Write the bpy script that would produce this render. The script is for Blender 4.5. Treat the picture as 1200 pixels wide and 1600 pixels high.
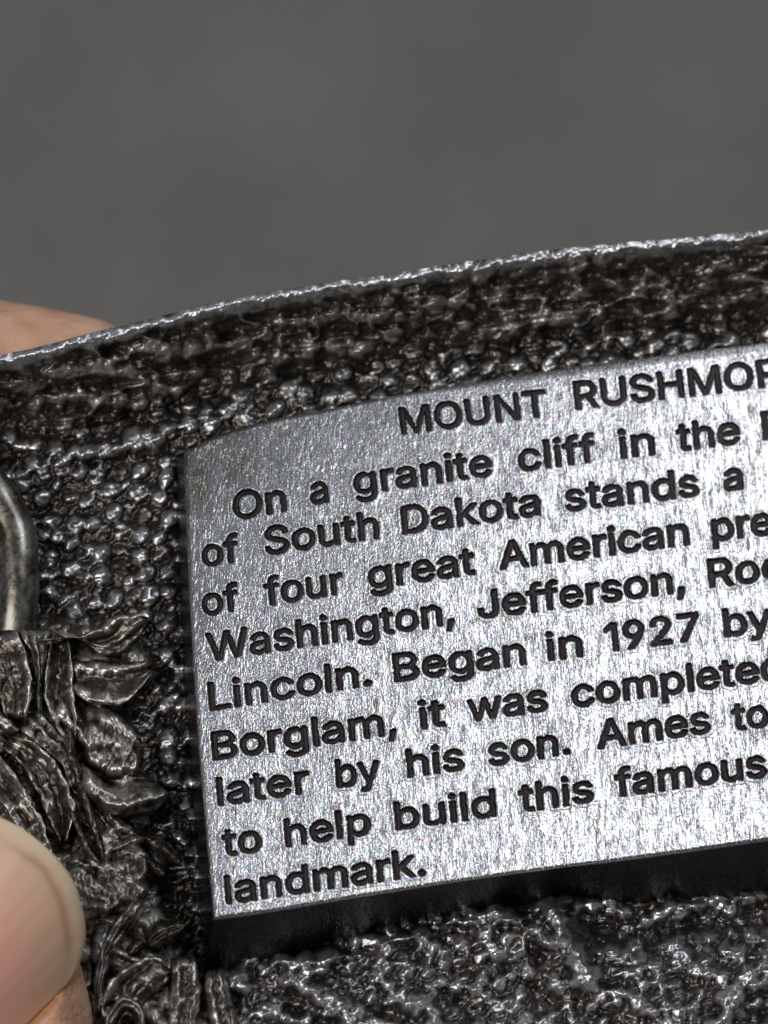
import bpy, math, random
import numpy as np

C = bpy.context.scene.collection
SC = bpy.context.scene
for o in list(bpy.data.objects):
    bpy.data.objects.remove(o)

# ------------------------------------------------------------------ camera, light, exposure
K = 45e-6            # metres per photo pixel at the depth of the inscription
D = 0.150            # distance of the lens from that depth
cd = bpy.data.cameras.new('camera'); cam = bpy.data.objects.new('camera', cd); C.objects.link(cam)
cam.location = (0, -D, 0); cam.rotation_euler = (math.pi / 2, 0, 0)
cd.sensor_fit = 'VERTICAL'; cd.angle = 2 * math.atan(800 * K / D)
cd.sensor_fit = 'VERTICAL'
cd.clip_start = 0.005; cd.clip_end = 20
cd.dof.use_dof = True; cd.dof.focus_distance = D - 0.003
cd.dof.aperture_fstop = (cd.lens * 1e-3) / 0.0013
SC.camera = cam

w = bpy.data.worlds.new('World'); SC.world = w; w.use_nodes = True
nt = w.node_tree; nt.nodes.clear()
wo = nt.nodes.new('ShaderNodeOutputWorld'); bg = nt.nodes.new('ShaderNodeBackground')
tc = nt.nodes.new('ShaderNodeTexCoord'); sx = nt.nodes.new('ShaderNodeSeparateXYZ'); rp = nt.nodes.new('ShaderNodeValToRGB')
mr = nt.nodes.new('ShaderNodeMapRange'); mr.inputs[1].default_value = -1; mr.inputs[2].default_value = 1
nt.links.new(tc.outputs['Generated'], sx.inputs[0]); nt.links.new(sx.outputs['Z'], mr.inputs[0])
nt.links.new(mr.outputs[0], rp.inputs[0]); nt.links.new(rp.outputs[0], bg.inputs[0]); nt.links.new(bg.outputs[0], wo.inputs[0])
rp.color_ramp.elements[0].position = 0.30; rp.color_ramp.elements[0].color = (0.08, 0.068, 0.055, 1)
rp.color_ramp.elements[1].position = 0.80; rp.color_ramp.elements[1].color = (0.31, 0.33, 0.37, 1)
bg.inputs[1].default_value = 0.55

def area_lamp(name, loc, target, sx_, sy_, power, col):
    l = bpy.data.lights.new(name, 'AREA'); l.shape = 'RECTANGLE'; l.size = sx_; l.size_y = sy_
    l.energy = power; l.color = col
    o = bpy.data.objects.new(name, l); C.objects.link(o); o.location = loc
    from mathutils import Vector
    o.rotation_euler = (Vector(target) - Vector(loc)).to_track_quat('-Z', 'Y').to_euler()
    return o
area_lamp('key_light', (0.20, -0.235, 0.42), (0, 0, 0), 0.17, 0.17, 0.52, (0.95, 0.97, 1.0))  # added lamp, no window known; its reflection brightens the plaque
area_lamp('fill_light', (-0.34, -0.52, 0.06), (0, 0.1, 0), 0.45, 0.45, 2.6, (1.0, 0.97, 0.93))  # added fill lamp out of view, brightens the skin from front left

area_lamp('rim_light', (0.14, 0.14, 0.45), (0, 0, 0), 0.20, 0.20, 0.32, (0.95, 0.97, 1.0))  # added unseen lamp for highlights on the lip and top bevel

SC.view_settings.view_transform = 'Standard'; SC.view_settings.look = 'None'
SC.view_settings.exposure = 0; SC.view_settings.gamma = 1; SC.view_settings.use_curve_mapping = False

# ------------------------------------------------------------------ helpers
rng = np.random.default_rng(7)
ORIGIN = np.array((0.0, 0.0, 0.0))

def P(px, py, z):
    """photo pixel and height towards the viewer (metres) -> point in the place"""
    f = (D - z) / D
    return np.stack(((px - 600) * K * f, -z + 0 * px, (800 - py) * K * f), -1)

def smooth(a, b, x):
    t = np.clip((x - a) / (b - a), 0, 1)
    return t * t * (3 - 2 * t)

def vnoise(x, y, seed):
    """smooth value noise, -1..1, unit lattice"""
    r = np.random.default_rng(seed).uniform(-1, 1, (256, 256)).astype(np.float32)
    xi = np.floor(x).astype(np.int64); yi = np.floor(y).astype(np.int64)
    fx = (x - xi); fy = (y - yi)
    fx = fx * fx * fx * (fx * (6 * fx - 15) + 10); fy = fy * fy * fy * (fy * (6 * fy - 15) + 10)
    a = r[xi % 256, yi % 256]; b = r[(xi + 1) % 256, yi % 256]
    c = r[xi % 256, (yi + 1) % 256]; d = r[(xi + 1) % 256, (yi + 1) % 256]
    return (a * (1 - fx) + b * fx) * (1 - fy) + (c * (1 - fx) + d * fx) * fy

def fbm(x, y, seed, n=4):
    s = 0; a = 1.0; t = 0
    for i in range(n):
        s = s + a * vnoise(x * 2 ** i + 17.3 * i, y * 2 ** i + 5.1 * i, seed + i); t += a; a *= 0.5
    return s / t

def blur(a, s):
    r = int(3 * s + 1); kx = np.exp(-0.5 * (np.arange(-r, r + 1) / s) ** 2); kx /= kx.sum()
    for ax in (0, 1):
        p = np.pad(a, [(r, r) if i == ax else (0, 0) for i in (0, 1)], mode='edge')
        a = sum(kx[j] * np.take(p, range(j, j + a.shape[ax]), axis=ax) for j in range(2 * r + 1))
    return a

def curve(pts):
    p = np.array(pts, float)
    def f(x):
        # smooth interpolation (Catmull-Rom tangents on an uneven grid)
        X, Y = p[:, 0], p[:, 1]
        m = np.gradient(Y, X)
        i = np.clip(np.searchsorted(X, x) - 1, 0, len(X) - 2)
        h = X[i + 1] - X[i]; t = np.clip((x - X[i]) / h, -1.5, 2.5)
        tc_ = np.clip(t, 0, 1)
        v = (2 * tc_**3 - 3 * tc_**2 + 1) * Y[i] + (tc_**3 - 2 * tc_**2 + tc_) * h * m[i] + (-2 * tc_**3 + 3 * tc_**2) * Y[i + 1] + (tc_**3 - tc_**2) * h * m[i + 1]
        return v + np.where(t < 0, t * h * m[0], 0) + np.where(t > 1, (t - 1) * h * m[-1], 0)
    return f

def inside(poly, x, y):
    r = np.zeros(x.shape, bool); n = len(poly)
    for i in range(n):
        x0, y0 = poly[i]; x1, y1 = poly[(i + 1) % n]
        if y0 == y1: continue
        c = ((y0 > y) != (y1 > y)) & (x < (x1 - x0) * (y - y0) / (y1 - y0) + x0)
        r ^= c
    return r

def mesh_obj(name, v, faces, mat, parent=None, attrs=None, smooth_shade=True):
    """faces: int array (n,4) or list of arrays of quads / triangles"""
    me = bpy.data.meshes.new(name)
    v = np.asarray(v, np.float64).reshape(-1, 3)
    q_ = parent
    while q_ is not None:
        v = v - np.array(q_.location); q_ = q_.parent
    fl = faces if isinstance(faces, list) else [faces]
    loops = np.concatenate([f.reshape(-1) for f in fl]).astype(np.int32)
    sizes = np.concatenate([np.full(len(f), f.shape[1]) for f in fl]).astype(np.int32)
    me.vertices.add(len(v)); me.vertices.foreach_set('co', v.astype(np.float32).ravel())
    me.loops.add(len(loops)); me.loops.foreach_set('vertex_index', loops)
    me.polygons.add(len(sizes))
    me.polygons.foreach_set('loop_start', np.concatenate(([0], np.cumsum(sizes)[:-1])).astype(np.int32))
    me.polygons.foreach_set('use_smooth', np.full(len(sizes), smooth_shade))
    for k_, a in (attrs or {}).items():
        at = me.attributes.new(k_, 'FLOAT', 'POINT'); at.data.foreach_set('value', np.asarray(a, np.float32).ravel())
    me.update(calc_edges=True); me.validate()
    me.materials.append(mat)
    o = bpy.data.objects.new(name, me); C.objects.link(o)
    if parent is not None: o.parent = parent
    return o

def grid_faces(nr, nc, off=0, wrap=False):
    i = np.arange(nr - 1)[:, None]; j = np.arange(nc if wrap else nc - 1)[None, :]
    a = i * nc + j; b = i * nc + (j + 1) % nc
    return (np.stack((a, b, b + nc, a + nc), -1).reshape(-1, 4) + off)

def thing(name, label, cat, loc, group=None):
    o = bpy.data.objects.new(name, None); C.objects.link(o); o.location = loc
    o.empty_display_size = 0.01
    o['label'] = label; o['category'] = cat
    if group: o['group'] = group
    return o

# ------------------------------------------------------------------ materials
class NT:
    def __init__(s, name):
        s.m = bpy.data.materials.new(name); s.m.use_nodes = True; s.t = s.m.node_tree
        s.b = s.t.nodes['Principled BSDF']
    def n(s, kind, **kw):
        q = s.t.nodes.new(kind)
        for k_, v_ in kw.items():
            if k_ in q.inputs.keys(): q.inputs[k_].default_value = v_
            else: setattr(q, k_, v_)
        return q
    def l(s, a, b): s.t.links.new(a, b)
    def attr(s, name): return s.n('ShaderNodeAttribute', attribute_name=name).outputs['Fac']
    def ramp(s, fac, stops):
        r = s.n('ShaderNodeValToRGB'); e = r.color_ramp.elements
        while len(e) < len(stops): e.new(0.5)
        for q, (p, c) in zip(e, stops): q.position = p; q.color = tuple(c) + (1,)
        s.l(fac, r.inputs[0]); return r.outputs[0]
    def noise(s, scale, detail=3, rough=0.55, vec=None, out='Fac'):
        q = s.n('ShaderNodeTexNoise', Scale=scale, Detail=detail, Roughness=rough)
        if vec is None: vec = s.n('ShaderNodeTexCoord').outputs['Object']
        s.l(vec, q.inputs['Vector']); return q.outputs[out]
    def math(s, op, a, b=None, clamp=False):
        q = s.n('ShaderNodeMath', operation=op, use_clamp=clamp)
        for i, v_ in enumerate((a, b)):
            if v_ is None: continue
            if hasattr(v_, 'default_value'): s.l(v_, q.inputs[i])
            else: q.inputs[i].default_value = v_
        return q.outputs[0]
    def mix(s, fac, a, b, blend='MIX'):
        q = s.n('ShaderNodeMix', data_type='RGBA', blend_type=blend)
        for sock, v_ in ((q.inputs[0], fac), (q.inputs[6], a), (q.inputs[7], b)):
            if hasattr(v_, 'default_value'): s.l(v_, sock)
            elif isinstance(v_, tuple): sock.default_value = v_ + (1,)
            else: sock.default_value = v_
        return q.outputs[2]
    def bump(s, h, dist, strength=1.0):
        q = s.n('ShaderNodeBump', Strength=strength, Distance=dist)
        s.l(h, q.inputs['Height']); return q.outputs[0]

def cast_metal(name, tarnish, bare, rough=(0.30, 0.5), warm=None, fine=5600, bd=1.1e-5, met=0.92):
    """antiqued cast pewter: worn bare on the high spots, oxidised elsewhere (attribute wear)"""
    s = NT(name); wv = s.attr('wear')
    n1 = s.noise(2500, 4, 0.6); n2 = s.noise(600, 3, 0.5)
    f = s.math('ADD', wv, s.math('MULTIPLY', s.math('SUBTRACT', n1, 0.5), 0.9), clamp=True)
    dark = s.mix(s.math('MULTIPLY', n2, 1.0), tarnish, warm or tarnish)
    br = s.attr('brown')
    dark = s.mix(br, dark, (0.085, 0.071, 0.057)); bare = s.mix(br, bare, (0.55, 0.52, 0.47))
    s.l(s.mix(f, dark, bare), s.b.inputs['Base Color'])
    m_ = s.n('ShaderNodeMapRange'); s.l(br, m_.inputs[0]); m_.inputs[3].default_value = met; m_.inputs[4].default_value = 0.5
    s.l(m_.outputs[0], s.b.inputs['Metallic'])
    r = s.n('ShaderNodeMapRange'); s.l(n1, r.inputs[0]); r.inputs[1].default_value = 0.3; r.inputs[2].default_value = 0.7
    r.inputs[3].default_value = rough[0]; r.inputs[4].default_value = rough[1]
    s.l(r.outputs[0], s.b.inputs['Roughness'])
    s.l(s.bump(s.noise(fine, 4, 0.65), bd), s.b.inputs['Normal'])
    return s.m

M_cast = cast_metal('antiqued_cast_pewter', (0.065, 0.061, 0.059), (0.64, 0.64, 0.66), (0.22, 0.40), (0.085, 0.066, 0.048))
M_leaf = cast_metal('brown_tarnished_pewter', (0.058, 0.051, 0.045), (0.60, 0.57, 0.53), (0.20, 0.40), (0.098, 0.076, 0.055), 5600, 1.6e-5, 0.85)
M_wire = cast_metal('worn_wire_pewter', (0.06, 0.055, 0.047), (0.46, 0.46, 0.43), (0.22, 0.40), (0.10, 0.075, 0.05), 4200, 1.6e-5)

def plate_metal():
    s = NT('scratched_polished_pewter')
    tcn = s.n('ShaderNodeTexCoord').outputs['Object']
    mp = s.n('ShaderNodeMapping'); s.l(tcn, mp.inputs[0]); mp.inputs['Rotation'].default_value = (0, math.radians(-17), 0)
    mp.inputs['Scale'].default_value = (1, 0.25, 0.16)
    streak = s.noise(7800, 1.5, 0.55, mp.outputs[0])
    grain = s.noise(6600, 2, 0.55)
    cloud = s.noise(160, 3, 0.5)
    h = s.math('ADD', s.math('MULTIPLY', streak, 0.5), s.math('MULTIPLY', grain, 1.05))
    def scratches(ang, sc, thin, lo):
        q = s.n('ShaderNodeMapping'); s.l(tcn, q.inputs[0]); q.inputs['Rotation'].default_value = (0, math.radians(-ang), 0)
        q.inputs['Scale'].default_value = (1, 0.3, thin)
        m_ = s.n('ShaderNodeMapRange'); s.l(s.noise(sc, 1, 0.5, q.outputs[0]), m_.inputs[0])
        m_.inputs[1].default_value = lo; m_.inputs[2].default_value = lo + 0.06
        return m_.outputs[0]
    for ang, sc, thin, lo, amt in ((14, 3600, 0.035, 0.61, 0.40), (24, 3000, 0.03, 0.63, 0.42), (-68, 3300, 0.03, 0.63, 0.35), (70, 2600, 0.03, 0.64, 0.32), (3, 4200, 0.03, 0.62, 0.32), (40, 2200, 0.03, 0.66, 0.4)):
        h = s.math('SUBTRACT', h, s.math('MULTIPLY', scratches(ang, sc, thin, lo), amt * 1.8))
    ink_shade = s.attr('ink_shade')  # letter patina, plus shade painted on the block's sides
    col = s.mix(cloud, (0.66, 0.66, 0.68), (0.78, 0.78, 0.81))
    vm = s.n('ShaderNodeVectorMath', operation='MULTIPLY_ADD'); s.l(s.noise(4300, 2, 0.5, None, 'Color'), vm.inputs[0])
    vm.inputs[1].default_value = (3.0, 3.0, 3.0); vm.inputs[2].default_value = (-0.78, -0.78, -0.76)
    col = s.mix(0.22, col, vm.outputs[0])                       # faint coloured glints painted into the base colour
    dirt = s.n('ShaderNodeMapRange'); s.l(s.noise(4200, 3, 0.6, mp.outputs[0]), dirt.inputs[0])
    dirt.inputs[1].default_value = 0.42; dirt.inputs[2].default_value = 0.62; dirt.inputs[3].default_value = 0.30; dirt.inputs[4].default_value = 0.0
    col = s.mix(dirt.outputs[0], col, (0.30, 0.285, 0.27))
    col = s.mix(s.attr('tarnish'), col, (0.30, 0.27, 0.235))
    s.l(s.mix(ink_shade, col, (0.012, 0.009, 0.009)), s.b.inputs['Base Color'])
    s.b.inputs['Metallic'].default_value = 0.95
    r = s.n('ShaderNodeMapRange'); s.l(grain, r.inputs[0]); r.inputs[1].default_value = 0.3; r.inputs[2].default_value = 0.7
    r.inputs[3].default_value = 0.17; r.inputs[4].default_value = 0.30
    s.l(r.outputs[0], s.b.inputs['Roughness'])
    s.l(s.bump(h, 3.6e-5), s.b.inputs['Normal'])
    return s.m
M_plate = plate_metal()

def enamel():
    s = NT('dark_letter_patina')
    n = s.noise(5000, 3, 0.6)
    s.l(s.ramp(n, [(0.3, (0.012, 0.008, 0.009)), (0.7, (0.034, 0.024, 0.027))]), s.b.inputs['Base Color'])
    s.b.inputs['Metallic'].default_value = 0.5; s.b.inputs['Roughness'].default_value = 0.42
    s.l(s.bump(n, 2e-5), s.b.inputs['Normal'])
    return s.m
M_ink = enamel()

def skin():
    s = NT('skin')
    n = s.noise(420, 4, 0.55); n2 = s.noise(2600, 3, 0.6)
    c = s.ramp(n, [(0.30, (0.50, 0.26, 0.165)), (0.5, (0.57, 0.325, 0.215)), (0.72, (0.63, 0.40, 0.275))])
    red = s.attr('crease')
    s.l(s.mix(red, c, (0.36, 0.15, 0.06)), s.b.inputs['Base Color'])
    s.b.inputs['Roughness'].default_value = 0.42
    s.b.inputs['Subsurface Weight'].default_value = 0.2; s.b.inputs['Subsurface Radius'].default_value = (0.0012, 0.0005, 0.0003)
    s.b.inputs['Subsurface Scale'].default_value = 1.0
    vz = s.n('ShaderNodeTexVoronoi', feature='DISTANCE_TO_EDGE', Scale=1900.0); s.l(s.n('ShaderNodeTexCoord').outputs['Object'], vz.inputs['Vector'])
    hh = s.math('ADD', s.math('MULTIPLY', vz.outputs['Distance'], 0.8), s.math('MULTIPLY', n2, 0.7))
    hh = s.math('ADD', hh, s.math('MULTIPLY', s.noise(700, 3, 0.5), 1.6))
    q = s.n('ShaderNodeMapping'); s.l(s.n('ShaderNodeTexCoord').outputs['Object'], q.inputs[0]); q.inputs['Rotation'].default_value = (0, math.radians(45), 0); q.inputs['Scale'].default_value = (0.3, 1, 1.6)
    hh = s.math('ADD', hh, s.math('MULTIPLY', s.noise(1100, 2, 0.5, q.outputs[0]), 1.2))
    s.l(s.bump(hh, 1.3e-4), s.b.inputs['Normal'])
    return s.m
M_skin = skin()

def nail():
    s = NT('fingernail')
    pk = s.attr('pink'); band = s.attr('band')
    n = s.noise(300, 3, 0.5)
    c = s.mix(pk, (0.62, 0.43, 0.30), (0.72, 0.36, 0.30))
    c = s.mix(s.math('MULTIPLY', n, 0.35), c, (0.66, 0.43, 0.32))
    c = s.mix(s.attr('edge'), c, (0.66, 0.53, 0.38))
    s.l(s.mix(band, c, (0.38, 0.24, 0.14)), s.b.inputs['Base Color'])
    s.b.inputs['Roughness'].default_value = 0.36
    s.b.inputs['Subsurface Weight'].default_value = 0.2; s.b.inputs['Subsurface Radius'].default_value = (0.0012, 0.0006, 0.0004)
    s.b.inputs['Subsurface Scale'].default_value = 1.0
    s.l(s.bump(s.noise(2500, 2, 0.5), 1e-5), s.b.inputs['Normal'])
    return s.m
M_nail = nail()

def wall_mat():
    s = NT('grey_matte_wall')
    n = s.noise(14, 4, 0.6)
    s.l(s.ramp(n, [(0.3, (0.212, 0.205, 0.200)), (0.7, (0.275, 0.262, 0.252))]), s.b.inputs['Base Color'])
    s.b.inputs['Roughness'].default_value = 0.8
    return s.m
M_wall = wall_mat()

# ------------------------------------------------------------------ the setting: out-of-focus grey behind
bx = [(-0.9, 0.50, -0.7), (0.9, 0.50, -0.7), (0.9, 0.50, 0.7), (-0.9, 0.50, 0.7)]
bx += [(x, 0.52, z) for x, y, z in bx]
o = mesh_obj('backdrop', bx, np.array([(0, 1, 2, 3), (5, 4, 7, 6), (4, 0, 3, 7), (1, 5, 6, 2), (3, 2, 6, 7), (4, 5, 1, 0)]), M_wall, None, None, False)
o['kind'] = 'structure'

# outlines of the letters, 509 units to a capital
GLYPHS = {
',': (188, ["38 -119 68 71 137 71 84 -119"]),
'.': (188, ["95 -4 83 -3 73 1 63 9 55 18 51 29 50 41 51 53 55 64 63 73 73 81 83 85 95 87 107 85 118 81 128 73 135 64 140 53 141 41 140 29 135 18 128 9 118 1 107 -3"]),
'1': (330, ["276 509 276 0 212 0 212 448 209 448 86 358 86 427 198 509"]),
'2': (453, ["64 0 64 47 234 229 252 248 268 266 282 282 294 298 303 312 311 327 316 341 319 356 320 371 319 389 315 405 308 419 298 431 287 441 273 449 258 455 241 458 224 460 205 458 188 454 172 447 159 438 148 427 139 413 132 398 128 381 127 362 66 362 68 391 75 418 86 442 102 464 121 482 143 496 168 507 196 513 225 516 254 513 281 507 306 497 328 482 346 465 361 445 372 423 379 398 381 372 380 354 377 336 371 318 363 299 351 280 336 259 317 235 294 209 267 180 153 60 153 57 389 57 389 0"]),
'7': (453, ["97 0 323 448 323 452 62 452 62 509 391 509 391 449 165 0"]),
'9': (453, ["226 516 256 513 285 506 310 494 333 478 352 458 368 434 380 408 387 378 389 347 387 322 382 296 373 270 359 240 340 207 315 168 200 0 130 0 301 248 307 248 302 238 295 229 287 221 278 214 268 207 257 202 245 198 232 195 218 195 188 197 161 203 137 214 116 229 98 247 83 269 72 294 66 321 64 352 66 382 73 411 85 436 101 459 120 479 143 494 168 506 196 513", "226 460 207 459 190 454 174 446 160 435 148 423 138 407 131 390 127 372 125 352 127 331 131 313 138 295 148 280 160 268 174 257 190 250 207 245 226 243 245 245 263 249 279 257 293 267 305 280 314 295 322 312 326 330 327 350 326 371 322 390 314 407 305 422 293 435 279 446 263 454 245 459"]),
'A': (480, ["16 0 201 509 276 509 463 0 395 0 287 302 280 323 272 346 264 372 255 402 244 438 232 478 245 478 233 437 222 402 213 371 204 345 197 322 191 302 85 0", "110 142 110 199 370 199 370 142"]),
'B': (456, ["60 0 60 509 241 509 274 507 304 501 329 491 350 477 367 461 381 442 390 421 396 398 398 374 397 353 393 336 387 320 378 307 368 295 356 286 343 278 329 272 315 267 315 262 331 260 347 254 363 245 378 234 391 220 402 203 411 184 416 161 418 136 416 111 410 88 400 67 386 48 368 31 344 18 317 8 284 2 247 0", "125 57 245 57 281 60 309 67 330 80 344 96 353 115 355 137 354 153 350 169 342 184 333 197 320 209 306 218 289 225 269 229 248 231 125 231", "125 285 238 285 256 287 273 290 288 296 302 304 314 314 323 326 330 340 335 355 336 372 333 393 326 412 313 429 294 442 270 449 240 452 125 452"]),
'D': (502, ["219 0 96 0 96 57 215 57 254 60 288 68 318 81 343 99 363 122 379 149 390 181 397 216 399 255 397 294 390 329 379 361 364 388 344 410 320 428 291 441 258 449 221 452 93 452 93 509 225 509 273 505 315 495 353 478 385 455 412 426 433 391 449 351 458 306 462 255 458 205 449 159 433 119 411 83 384 54 351 31 312 14 268 3", "125 509 125 0 60 0 60 509"]),
'E': (419, ["60 0 60 509 372 509 372 452 125 452 125 286 355 286 355 229 125 229 125 57 375 57 375 0"]),
'H': (517, ["60 0 60 509 125 509 125 289 392 289 392 509 457 509 457 0 392 0 392 232 125 232 125 0"]),
'J': (396, ["185 -7 143 -2 106 11 75 33 52 63 38 100 33 145 33 173 98 173 98 145 100 117 108 93 122 74 139 61 160 53 185 50 209 53 230 61 248 74 261 93 269 117 272 145 272 509 336 509 336 145 332 100 318 63 294 33 263 11 227 -2"]),
'L': (393, ["60 0 60 509 125 509 125 57 361 57 361 0"]),
'M': (628, ["60 0 60 509 152 509 277 187 280 179 284 170 287 159 291 147 295 135 299 123 303 110 307 97 311 84 315 71 319 60 322 49 307 49 311 59 314 71 318 83 322 95 326 108 330 121 334 134 338 146 342 158 346 169 349 179 352 187 476 509 568 509 568 0 504 0 504 291 504 302 504 314 504 327 505 340 505 354 505 369 505 383 506 398 506 413 506 428 507 443 507 457 513 457 508 441 503 425 498 409 492 393 487 378 482 363 477 348 472 335 467 322 463 310 459 300 456 291 342 0 286 0 170 291 167 300 163 310 159 321 155 333 150 347 145 361 140 376 134 392 129 408 124 424 118 441 112 457 119 457 119 444 120 430 120 416 120 401 121 386 121 372 121 357 121 342 122 328 122 315 122 302 122 291 122 0"]),
'N': (523, ["60 0 60 509 136 509 343 183 349 174 355 163 363 151 371 137 379 122 388 107 396 90 405 73 414 55 405 54 403 72 402 90 401 108 400 126 399 142 399 157 399 171 399 184 399 195 399 509 463 509 463 0 387 0 202 290 194 303 186 317 177 331 168 346 159 363 148 381 136 402 123 425 108 452 119 454 120 429 121 406 122 384 123 363 124 345 124 328 125 313 125 301 125 291 125 0"]),
'O': (533, ["267 -7 225 -3 186 7 150 25 119 49 92 79 70 115 53 157 44 203 40 254 44 305 53 352 70 393 92 429 119 459 150 484 186 501 225 512 267 516 309 512 348 501 384 484 415 459 442 429 464 393 480 352 490 305 493 254 490 203 480 157 464 115 442 79 415 49 384 25 348 7 309 -3", "267 53 296 55 324 63 349 76 372 94 392 116 408 144 420 176 428 213 430 254 428 295 420 332 408 365 392 392 372 415 349 433 324 446 296 453 267 456 237 453 210 445 184 433 161 415 142 392 125 364 113 332 106 295 103 254 106 213 113 176 125 144 142 117 161 94 184 76 210 63 237 55"]),
'R': (449, ["60 0 60 509 236 509 273 506 305 500 333 489 356 473 376 455 390 433 401 408 407 381 409 352 407 323 401 296 390 271 376 250 356 232 333 217 305 206 273 200 236 198 96 198 96 255 234 255 258 256 280 260 298 267 313 276 325 287 334 300 340 316 344 333 345 352 344 371 340 389 334 405 325 419 313 430 298 440 279 446 258 451 233 452 125 452 125 0", "353 0 230 229 303 229 428 0"]),
'S': (447, ["224 -9 188 -7 156 -1 128 9 102 23 81 40 64 60 51 83 42 109 38 137 104 137 108 118 114 102 123 88 136 76 150 66 166 59 185 53 204 50 224 49 246 50 267 54 286 60 303 69 317 79 329 92 338 106 344 122 346 139 344 154 340 168 332 179 322 189 310 197 296 205 280 211 263 217 245 222 184 239 145 253 112 269 86 289 67 313 56 341 52 372 54 400 62 425 75 448 92 468 113 484 138 498 165 508 195 514 227 516 259 514 289 508 316 498 340 484 360 468 377 449 390 427 398 403 401 378 337 378 332 402 320 421 302 437 280 449 254 456 225 459 204 457 185 454 167 448 152 440 139 430 129 418 121 405 117 391 115 376 117 359 122 345 131 334 142 324 155 315 169 308 184 302 198 297 212 293 264 279 279 275 295 270 312 264 328 256 344 248 359 238 372 226 384 213 395 198 402 180 407 161 408 139 406 112 399 87 386 64 370 43 349 25 323 11 294 0 261 -7"]),
'T': (449, ["32 452 32 509 417 509 417 452 257 452 257 0 193 0 193 452"]),
'U': (517, ["259 -8 220 -6 186 2 154 15 126 33 103 55 85 80 71 108 63 140 60 173 60 509 124 509 124 178 126 155 132 133 141 113 153 95 169 80 187 68 208 59 232 53 259 52 285 53 309 59 331 68 349 80 364 95 377 113 385 133 391 155 393 178 393 509 457 509 457 173 454 140 446 108 433 80 414 55 391 33 363 15 332 2 297 -6"]),
'W': (686, ["155 0 16 509 82 509 163 196 167 179 172 162 175 145 179 128 183 111 187 94 190 76 194 58 197 40 189 40 193 58 196 76 200 94 203 111 207 128 211 145 215 162 220 179 224 196 306 509 380 509 462 196 466 179 470 162 474 145 478 128 482 111 486 94 490 76 494 58 497 40 488 40 492 58 495 76 499 94 503 111 506 128 510 145 515 162 519 179 523 196 603 509 670 509 530 0 455 0 368 323 362 345 357 368 351 391 346 417 341 445 336 475 350 475 345 446 340 420 335 395 330 371 324 347 318 323 230 0"]),
'a': (389, ["160 -9 137 -7 115 -3 94 5 76 15 60 29 48 45 38 63 32 84 30 108 32 128 36 146 43 161 53 174 64 184 78 193 92 200 108 206 125 211 143 214 161 217 178 220 200 223 218 225 234 227 247 229 257 231 265 235 271 240 274 246 276 255 276 257 275 272 272 285 267 297 260 307 251 315 240 322 227 327 212 330 196 331 178 330 163 327 149 322 137 316 127 309 118 301 110 292 104 283 100 274 41 291 51 313 64 331 79 346 95 358 114 368 133 375 153 380 173 383 194 384 208 384 223 382 239 379 255 375 271 369 286 360 300 350 312 336 322 320 330 301 335 278 337 251 337 0 277 0 277 52 272 52 267 43 260 34 252 25 242 16 229 8 215 1 199 -4 181 -7", "170 45 192 47 211 51 228 59 242 68 254 80 263 93 270 108 274 122 276 138 276 190 272 187 267 184 259 182 251 180 241 178 231 176 221 174 210 173 200 171 191 170 182 169 175 168 161 166 147 163 134 159 122 153 112 147 103 139 97 130 93 118 92 105 93 93 96 82 102 72 109 64 119 57 130 52 142 48 156 46"]),
'b': (424, ["229 -8 208 -7 189 -3 172 4 159 12 147 21 138 31 130 41 123 50 118 59 112 59 112 0 53 0 53 509 114 509 114 319 118 319 123 327 130 336 137 346 147 355 158 364 171 373 188 379 207 383 229 384 259 382 287 374 313 361 335 342 354 320 370 293 381 261 388 227 390 189 388 151 381 116 370 84 355 57 336 34 313 16 288 3 260 -6", "220 47 242 49 262 55 279 66 294 80 306 97 316 117 323 139 327 163 328 189 327 215 323 239 316 261 307 281 295 298 280 311 262 322 243 328 220 330 198 328 178 322 161 312 147 299 134 282 125 263 118 241 114 216 113 189 114 162 118 138 125 115 135 95 147 78 162 65 179 55 198 49"]),
'c': (396, ["207 -8 174 -5 144 3 117 16 93 35 72 58 56 85 44 116 37 150 34 187 37 225 44 260 56 291 72 318 93 341 117 360 144 374 174 382 207 384 226 384 243 381 260 377 276 371 291 364 305 356 318 346 330 335 340 322 349 308 356 293 362 277 303 262 300 272 295 281 290 289 284 297 278 304 270 311 261 316 252 321 242 325 231 328 220 329 207 330 184 328 163 321 145 310 130 296 118 278 108 258 102 236 98 212 96 187 98 163 102 139 108 117 118 97 130 80 145 66 163 55 184 49 207 46 220 47 232 49 243 52 253 55 262 60 271 66 279 73 285 80 292 89 297 98 301 107 304 117 363 102 357 86 350 70 341 56 331 43 319 32 306 21 292 12 277 5 261 -1 244 -5 226 -7"]),
'd': (424, ["195 -8 165 -6 137 3 111 16 89 34 70 57 55 84 43 116 36 151 34 189 36 227 43 261 55 293 70 320 89 342 112 361 137 374 165 382 196 384 218 383 237 379 253 373 267 364 278 355 287 346 295 336 301 327 306 319 311 319 311 509 372 509 372 0 313 0 313 59 307 59 301 50 295 41 287 31 277 21 266 12 252 4 236 -3 217 -7", "205 47 226 49 246 55 263 65 278 78 290 95 299 115 306 138 310 162 312 189 310 216 306 241 300 263 290 282 278 299 263 312 246 322 227 328 205 330 182 328 162 322 145 311 130 298 118 281 108 261 102 239 98 215 96 189 98 163 102 139 109 117 118 97 130 80 145 66 162 55 182 49"]),
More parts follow.
